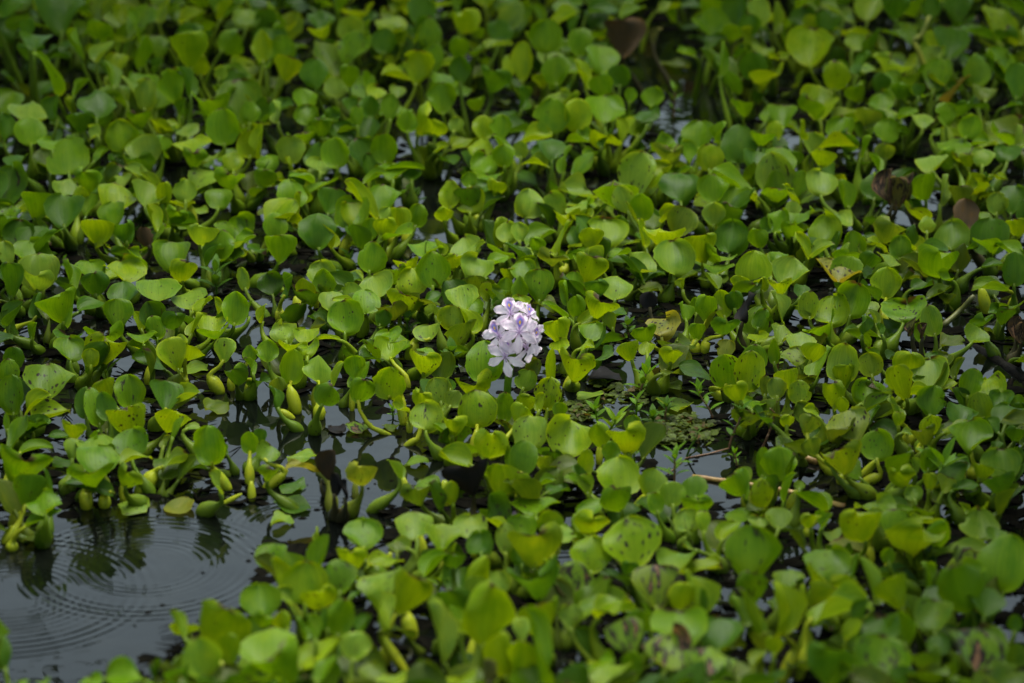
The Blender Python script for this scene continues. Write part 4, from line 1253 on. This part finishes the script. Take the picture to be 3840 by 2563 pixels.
for (fd, bx, by, tx, ty, spread, pairs, cc, slim, look) in WEEDS:
    rnd = random.Random(int(bx * 13 + by * 7 + fd[0]))
    b = at(*fpx(fd, bx, by), 0.0)
    sc = mpp(b) * FSC
    T = -unit(ray(*fpx(fd, bx, by)))
    Rv = unit(np.cross(-T, ZUP))
    hgt = max(0.015, (by - ty) * sc / 0.93)
    top = b + ZUP * hgt + Rv * (tx - bx) * sc
    root = empty("water_weed", b)
    tag(root, cat="weed", group="leafy weeds among the hyacinths")
    path = bezier(b - ZUP * 0.01, b + ZUP * hgt * 0.4, top - ZUP * hgt * 0.3, top, 7) - b
    V, Fq = tube_points(path, np.linspace(0.0021, 0.0011, 7), 6)
    mesh_object("stem", V, Fq, M_PINK if 'reddish' in look or rnd.random() < 0.3 else M_STEM, root,
                tube_attrs(7, 6, np.array(WEED_COL[cc]) * 0.9, 0, rnd.random()))
    ln = spread * sc * 0.64
    az = rnd.uniform(0, 3.14)
    for q in range(pairs):
        u = 0.35 + 0.65 * q / max(1, pairs - 1)
        P = path[min(6, int(round(u * 6)))]
        az += math.pi / 2 + rnd.uniform(-0.4, 0.4)
        for sgn in (0, math.pi):
            an = az + sgn
            outd = np.array([math.cos(an), math.sin(an), 0])
            el = rnd.uniform(0.35, 0.75) + 0.45 * (q / max(1, pairs - 1))
            a = unit(outd * math.cos(el) + ZUP * math.sin(el))
            n = unit(-outd * math.sin(el) + ZUP * math.cos(el))
            bb = np.cross(a, n)
            L = ln * rnd.uniform(0.75, 1.15)
            W = L * slim * 1.5
            s = WROWS[:, None]
            t = WCOLS[None, :]
            hw = W / 2 * np.interp(s, [0, .2, .45, .75, 1], [.2, .75, 1, .62, .03])
            cv = rnd.uniform(0.1, 0.6)
            X = hw * t
            Y = L * np.sin(cv * s) / cv + 0 * t
            Z = -L * (1 - np.cos(cv * s)) / cv + np.abs(t) * hw * 0.35
            V = P + X[..., None] * bb + Y[..., None] * a + Z[..., None] * n
            nn = 18
            c = np.empty((nn, 4))
            c[:, :3] = np.array(WEED_COL[cc]) * rnd.uniform(0.85, 1.15)
            c[:, 3] = 0
            sd = rnd.random()
            lc = np.stack([np.repeat(t, 6, 0).ravel(), np.repeat(s, 3, 1).ravel(), np.full(nn, sd)], 1)
            mesh_object("leaf", V.reshape(-1, 3), WF, M_WEED, root,
                        {"lcol": ('FLOAT_COLOR', c), "lc": ('FLOAT_VECTOR', lc), "lp": ('FLOAT_VECTOR', np.zeros((nn, 3)))})
    px, py = fpx(fd, bx, by)
    weed_rows.append((root, px, py, look))
for o, px, py, look in weed_rows:
    o["label"] = look
same = {}
for o, px, py, look in weed_rows:
    same.setdefault(look, []).append((o, px, py, look))
place_words([r for r in weed_rows if True], "weed")
for o, px, py, look in weed_rows:
    words = o["label"].split()
    if len(words) > 16:
        o["label"] = look

weed_rows[0][0]["label"] = weed_rows[0][3] + " at the back"

# ------------------------------------------------------------------ stems, sticks and the dark band
def stick(name, pts, r0, r1, mat, label, cat, z=0.004, bend=0.0, sides=8):
    P = np.array([at(x, y, zz) for x, y, zz in pts])
    n = 4 * (len(P) - 1) + 1
    u = np.linspace(0, len(P) - 1, n)
    path = np.stack([np.interp(u, np.arange(len(P)), P[:, i]) for i in range(3)], 1)
    rr = np.linspace(r0, r1, n) * (1 + 0.12 * np.sin(np.arange(n) * 2.1))
    o0 = path[0] * np.array([1, 1, 0])
    V, Fq = tube_points(path - o0, rr, sides)
    o = mesh_object(name, V, Fq, mat, None)
    o.location = tuple(o0)
    tag(o, label, cat)
    return o


def P3(fd, x, y, z):
    px, py = fpx(fd, x, y)
    return px, py, z


stick("reed_stem", [P3((2, 2), 1660, 1245, 0.001), P3((2, 2), 2040, 1296, 0.004), P3((3, 2), 100, 1360, 0.004), P3((3, 2), 700, 1520, 0.0)],
      0.0042, 0.0052, M_STRAW, "long straw-yellow reed stem floating past the open water", "stem")
stick("reed_stem", [P3((3, 2), 190, 1022, 0.008), P3((3, 2), 460, 1108, 0.004)], 0.005, 0.006, M_STRAW,
      "short thick straw-brown stem piece floating among the stalks", "stem")
stick("thin_stem", [P3((3, 2), -20, 920, 0.0), P3((3, 2), 40, 760, 0.03), P3((3, 2), 62, 660, 0.045), P3((3, 2), 20, 620, 0.06)], 0.0018, 0.0012, M_PINK,
      "thin reddish stem rising behind the straw-brown stem piece", "stem")
stick("thin_stem", [P3((2, 2), 2290, 1000, 0.0), P3((2, 2), 2349, 860, 0.03)], 0.002, 0.0015, M_PINK,
      "short reddish stalk leaning out of dark water", "stem")
stick("thin_stem", [P3((2, 2), 1430, 1220, 0.0008), P3((2, 2), 1600, 1072, 0.001), P3((2, 2), 1800, 1035, 0.001), P3((2, 2), 1990, 985, 0.003)], 0.0009, 0.0014, M_PINK,
      "thin pinkish runner lying on the open water", "stem")
stick("green_stem", [P3((3, 1), 1600, 1430, 0.0), P3((3, 1), 1760, 1290, 0.02), P3((3, 1), 1890, 1150, 0.05)], 0.0055, 0.004, M_OLIVE,
      "olive stalk slanting up out of dark water", "stem")
stick("sunken_band", [P3((3, 2), 1780, -10, -0.010), P3((3, 2), 1950, 100, -0.004), P3((3, 2), 2150, 220, -0.003), P3((3, 2), 2420, 390, 0.0)],
      0.008, 0.011, M_BAND, "dark band half sunk at the right edge", "log", sides=10)  # black rounded band lying at the waterline

# bent pale stalk at the back, snapped over at its neck
bent = empty("bent_stalk", at(*fpx((3, 0), 1650, 960), 0))
tag(bent, "tall pale leaf stalk snapped over at its neck", "stalk")
borg = at(*fpx((3, 0), 1650, 960), 0.0)


def onp(x, y):
    d = ray(*fpx((3, 0), x, y))
    return CAM + d * ((borg[1] - CAM[1]) / d[1]) - borg


bp = [onp(1670, 1000), onp(1600, 900), onp(1520, 800), onp(1460, 690), onp(1420, 590), onp(1380, 470), onp(1340, 370)]
V, Fq = tube_points(bp, [0.006, 0.012, 0.0165, 0.0125, 0.008, 0.006, 0.005], 9)
mesh_object("swollen_stalk", V, Fq, M_STEM, bent, tube_attrs(7, 9, (0.22, 0.24, 0.03), 0.1, 0.3))
bp = [onp(1340, 370), onp(1375, 350), onp(1420, 310), onp(1450, 240), onp(1480, 150)]
V, Fq = tube_points(bp, [0.006, 0.0055, 0.005, 0.0045, 0.004], 7)
mesh_object("snapped_neck", V, Fq, M_STEM, bent, tube_attrs(5, 7, (0.20, 0.22, 0.04), 0.1, 0.6))

# ------------------------------------------------------------------ floating fern mat (too many leaflets to count)
def fern_mat(name, poly, count, seed, label):
    rnd = random.Random(seed)
    V, Fq, C, LC = [], [], [], []
    xs = [p[0] for p in poly]
    ys = [p[1] for p in poly]
    tries = made = 0
    while made < count and tries < count * 30:
        tries += 1
        x, y = rnd.uniform(min(xs), max(xs)), rnd.uniform(min(ys), max(ys))
        if not inside(x + rnd.gauss(0, 22), y + rnd.gauss(0, 9), poly):
            continue
        made += 1
        g = at(x, y, 0.0) + np.array([0, 0, rnd.uniform(0.002, 0.006)])
        r = rnd.uniform(0.0040, 0.0085)
        an = rnd.uniform(0, 6.28)
        tilt = rnd.uniform(-0.3, 0.7)
        a = unit(np.array([math.cos(an) * math.cos(tilt), math.sin(an) * math.cos(tilt), math.sin(tilt)]))
        n = unit(ZUP - a * a[2])
        b = np.cross(a, n)
        base = len(V)
        V.append(g - n * r * 0.12)
        cc = np.array((0.055, 0.078, 0.010)) * rnd.uniform(0.5, 1.6)
        if rnd.random() < 0.12:
            cc = np.array((0.09, 0.06, 0.02))
        for k in range(10):
            th = 2 * math.pi * k / 10
            V.append(g + a * r * 0.9 * math.cos(th) + b * r * math.sin(th) + n * r * 0.35 * abs(math.sin(th)) ** 1.5)
        for k in range(10):
            Fq.append((base, base + 1 + k, base + 1 + (k + 1) % 10))
        for k in range(11):
            C.append((*cc, 0.0 if k == 0 else 0.93))
            LC.append((0.0 if k == 0 else math.sin(2 * math.pi * k / 10), 0.5, (made * 0.37) % 1))
    o0 = V[0] * np.array([1, 1, 0])
    o = mesh_object(name, np.array(V) - o0, Fq, M_WEED, None,
                    {"lcol": ('FLOAT_COLOR', np.array(C)), "lc": ('FLOAT_VECTOR', np.array(LC)), "lp": ('FLOAT_VECTOR', np.zeros((len(V), 3)))})
    o.location = tuple(o0)
    tag(o, label, "fern mat", kind="stuff")


fern_mat("floating_fern", [fpx((2, 2), *q) for q in ((1140, 960), (1180, 860), (1330, 740), (1560, 690), (1700, 720), (1750, 800), (1900, 850), (1720, 950), (1640, 930), (1480, 950), (1300, 970))],
         330, 3, "olive mat of tiny round floating fern leaves beside open water")
fern_mat("floating_fern", [fpx((2, 2), *q) for q in ((460, 650), (560, 570), (700, 560), (760, 640), (720, 740), (560, 720))],
         110, 5, "smaller patch of tiny floating fern leaves behind the round leaf")
fern_mat("floating_fern", [fpx((2, 2), *q) for q in ((700, 480), (760, 330), (1000, 430), (1250, 420), (1330, 560), (1200, 620), (900, 560))],
         90, 8, "sparse tiny floating leaves in the dark gap by the flower")

# ------------------------------------------------------------------ debris floating between the plants, blackened to deepen the shaded gaps
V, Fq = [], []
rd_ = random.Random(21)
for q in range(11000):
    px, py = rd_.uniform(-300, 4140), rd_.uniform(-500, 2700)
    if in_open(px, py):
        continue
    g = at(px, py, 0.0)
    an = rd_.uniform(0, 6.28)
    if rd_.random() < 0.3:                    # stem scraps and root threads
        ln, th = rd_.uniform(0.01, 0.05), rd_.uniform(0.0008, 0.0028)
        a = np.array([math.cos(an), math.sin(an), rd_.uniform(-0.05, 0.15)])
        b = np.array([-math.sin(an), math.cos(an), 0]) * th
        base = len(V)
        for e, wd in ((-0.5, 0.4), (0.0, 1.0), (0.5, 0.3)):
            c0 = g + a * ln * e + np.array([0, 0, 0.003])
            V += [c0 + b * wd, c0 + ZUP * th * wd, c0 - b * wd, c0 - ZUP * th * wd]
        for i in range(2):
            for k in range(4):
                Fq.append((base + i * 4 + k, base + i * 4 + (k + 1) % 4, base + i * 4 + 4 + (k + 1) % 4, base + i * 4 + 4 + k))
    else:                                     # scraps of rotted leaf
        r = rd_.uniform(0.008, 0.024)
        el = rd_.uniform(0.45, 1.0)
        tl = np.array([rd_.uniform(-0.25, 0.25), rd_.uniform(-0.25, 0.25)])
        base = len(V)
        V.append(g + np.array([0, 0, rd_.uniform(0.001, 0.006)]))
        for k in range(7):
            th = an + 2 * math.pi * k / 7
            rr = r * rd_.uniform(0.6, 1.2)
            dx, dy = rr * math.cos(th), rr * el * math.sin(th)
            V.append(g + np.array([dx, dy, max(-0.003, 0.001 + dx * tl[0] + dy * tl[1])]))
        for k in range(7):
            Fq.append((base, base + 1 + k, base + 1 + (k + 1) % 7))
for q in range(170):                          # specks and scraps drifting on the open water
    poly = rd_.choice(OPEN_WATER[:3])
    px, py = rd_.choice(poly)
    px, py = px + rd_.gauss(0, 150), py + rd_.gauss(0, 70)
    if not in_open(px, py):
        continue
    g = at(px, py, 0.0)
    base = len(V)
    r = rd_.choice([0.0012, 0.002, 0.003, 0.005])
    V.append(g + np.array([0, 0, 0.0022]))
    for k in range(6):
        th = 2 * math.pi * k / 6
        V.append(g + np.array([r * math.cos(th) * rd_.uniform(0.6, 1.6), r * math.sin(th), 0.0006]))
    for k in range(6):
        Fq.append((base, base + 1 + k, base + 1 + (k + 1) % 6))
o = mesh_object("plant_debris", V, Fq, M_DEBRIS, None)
tag(o, "rotting stem scraps, blackened to deepen the shade between the plants", "debris", kind="stuff")

# ------------------------------------------------------------------ the stand goes on beyond the surveyed ground
V, Fq, C, LC, LP = [], [], [], [], []
rd_ = random.Random(5)
for q in range(1250):
    px, py = rd_.uniform(-1400, 5200), rd_.uniform(-900, 2900)
    if q >= 900:
        px, py = rd_.uniform(-400, 4240), rd_.uniform(-480, -70)
    g = at(px, py, 0.0)
    hh = 0.05 + 0.30 * max(0, min(1, (400 - py) / 700))
    if -160 < px < 4000 and -70 < py < 2700:
        continue
    for j in range(rd_.choice([3, 4, 5])):
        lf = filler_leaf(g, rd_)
        lf.base = lf.base + np.array([0, 0, hh * rd_.uniform(0.4, 1.3)])
        lf.W *= 1.35
        lf.L *= 1.35
        qx, qy = pix(lf.base + lf.a * lf.L * 0.6)
        if 60 < qx < 3780 and 40 < qy < 2540 or in_open(qx, qy):
            continue
        n0 = len(V)
        P = leaf_points(lf.base, lf.a, lf.n, lf.L, lf.W, lf.cup, lf.curl, lf.wave, lf.rnd, lf.prof)
        V += list(P)
        Fq += [tuple(n0 + i for i in f) for f in LEAF_FACES]
        at_ = leaf_attrs(lf.colour, lf.spots, lf.streak, lf.seed, lf.rr)
        C.append(at_["lcol"][1])
        LC.append(at_["lc"][1])
        LP.append(at_["lp"][1])
        p0 = np.array([g[0], g[1], -0.01])
        path = bezier(p0, p0 + ZUP * hh * 0.5, lf.base - lf.a * 0.02, lf.base, 5)
        n0 = len(V)
        Vt, Ft = tube_points(path, [0.006, 0.008, 0.006, 0.004, 0.003], 6)
        V += list(Vt)
        Fq += [tuple(n0 + i for i in f) for f in Ft]
        at_ = tube_attrs(5, 6, (0.13, 0.18, 0.014), 0.1, lf.seed)
        C.append(at_["lcol"][1])
        LC.append(at_["lc"][1])
        LP.append(at_["lp"][1])
o = mesh_object("hyacinth_mass", V, Fq, M_LEAF, None,
                {"lcol": ('FLOAT_COLOR', np.vstack(C)), "lc": ('FLOAT_VECTOR', np.vstack(LC)), "lp": ('FLOAT_VECTOR', np.vstack(LP))})
tag(o, "mass of hyacinth leaves carrying on beyond the picture", "water plants", kind="stuff")
print("leaves", len(LEAVES), "bulbs", len(BULBS), "plants", len(PLANTS), "owned bulbs", sum(b.owner is not None for b in BULBS))

# ------------------------------------------------------------------ unseen banks and trees added to shade the pond's back and sides
M_SOIL = plain_material("bank_soil", (0.055, 0.060, 0.020, 1), (0.040, 0.030, 0.018, 1), 3.0, 0.9, (1, 1, 1), 0.02)
M_BARK = plain_material("tree_bark", (0.060, 0.045, 0.030, 1), (0.025, 0.020, 0.015, 1), 14.0, 0.85, (1, 1, 0.25), 0.01)


def bank(x0, x1):  # added out of view as footing for the shading trees
    V, Fq = [], []
    xs, ys = np.linspace(x0, x1, 9), np.linspace(-4, 40, 45)
    rb = random.Random(int(x0 * 10))
    for iy, y in enumerate(ys):
        for ix, x in enumerate(xs):
            u = ix / 8.0
            V.append((x + (rb.uniform(-0.12, 0.12) if ix < 2 else 0), y, -0.03 + 0.35 * u ** 0.6 + rb.uniform(-0.02, 0.02)))
    for iy in range(44):
        for ix in range(8):
            Fq.append((iy * 9 + ix, iy * 9 + ix + 1, (iy + 1) * 9 + ix + 1, (iy + 1) * 9 + ix))
    o = mesh_object("bank", V, Fq, M_SOIL)
    tag(o, kind="structure")


bank(2.55, 9.0)
bank(-2.65, -9.0)


def shade_tree(foot, centre, radii, nleaf, seed, label):  # tree added out of view, its crown placed to shade the pond
    rt = random.Random(seed)
    foot, centre, radii = np.array(foot, float), np.array(centre, float), np.array(radii, float)
    root = empty("shade_tree", foot)
    tag(root, label, "tree", "unseen trees added to shade the pond")
    mid = np.array([foot[0] * 0.7 + centre[0] * 0.3, foot[1] * 0.7 + centre[1] * 0.3, centre[2] * 0.55])
    path = bezier(foot - ZUP * 0.1, foot + ZUP * centre[2] * 0.4, mid, centre - ZUP * radii[2] * 0.3, 9) - foot
    V, Fq = tube_points(path, np.linspace(0.11, 0.04, 9), 9)
    trunk = mesh_object("trunk", V, Fq, M_BARK, root)
    tips = []
    for q in range(18):
        st = path[rt.choice([5, 6, 7, 8])]
        dv = np.array([rt.gauss(0, 1), rt.gauss(0, 1), rt.gauss(0, 0.6)])
        e = centre - foot + unit(dv) * radii * rt.uniform(0.55, 0.9)
        pth = bezier(st, st + (e - st) * 0.3 + ZUP * 0.1, st + (e - st) * 0.7 + ZUP * 0.08, e, 6)
        V, Fq = tube_points(pth, np.linspace(0.028, 0.006, 6), 6)
        mesh_object("branch", V, Fq, M_BARK, trunk)
        tips += [pth[3], pth[4], pth[5]]
    V, Fq, C, LC = [], [], [], []
    for q in range(nleaf):
        t0 = tips[rt.randrange(len(tips))]
        p = t0 + np.array([rt.gauss(0, 0.24), rt.gauss(0, 0.2), rt.gauss(0, 0.13)])
        an, el = rt.uniform(0, 6.28), rt.uniform(-0.7, 0.5)
        a = np.array([math.cos(an) * math.cos(el), math.sin(an) * math.cos(el), math.sin(el)])
        b = unit(np.cross(a, ZUP + 0.4 * np.array([rt.gauss(0, 1), rt.gauss(0, 1), 0])))
        L = rt.uniform(0.09, 0.15)
        n0 = len(V)
        V += [p, p + a * L * 0.45 + b * L * 0.27, p + a * L, p + a * L * 0.45 - b * L * 0.27]
        Fq.append((n0, n0 + 1, n0 + 2, n0 + 3))
        cc = np.array((0.045, 0.085, 0.014)) * rt.uniform(0.7, 1.4)
        C += [(*cc, 0.0)] * 4
        LC += [(0, 0.3, q * 0.37 % 1), (1, 0.5, q * 0.37 % 1), (0, 0.7, q * 0.37 % 1), (-1, 0.5, q * 0.37 % 1)]
    mesh_object("crown", V, Fq, M_WEED, root, {"lcol": ('FLOAT_COLOR', np.array(C)), "lc": ('FLOAT_VECTOR', np.array(LC)),
                                                "lp": ('FLOAT_VECTOR', np.zeros((len(V), 3)))}, smooth=False)


shade_tree((-3.2, 9.2, 0.1), (-1.35, 8.05, 2.9), (1.9, 0.95, 0.4), 23000, 1, "added unseen tree shading the back left of the pond")
shade_tree((3.2, 9.4, 0.1), (1.6, 8.1, 2.9), (1.7, 0.95, 0.4), 21000, 2, "added unseen tree shading the back right of the pond")
shade_tree((3.0, 5.4, 0.1), (1.65, 5.0, 2.1), (1.0, 1.2, 0.42), 12000, 3, "added unseen tree shading the near right side")
shade_tree((-3.0, 6.0, 0.1), (-1.75, 5.3, 2.25), (0.95, 1.1, 0.4), 11000, 4, "added unseen tree shading the near left side")
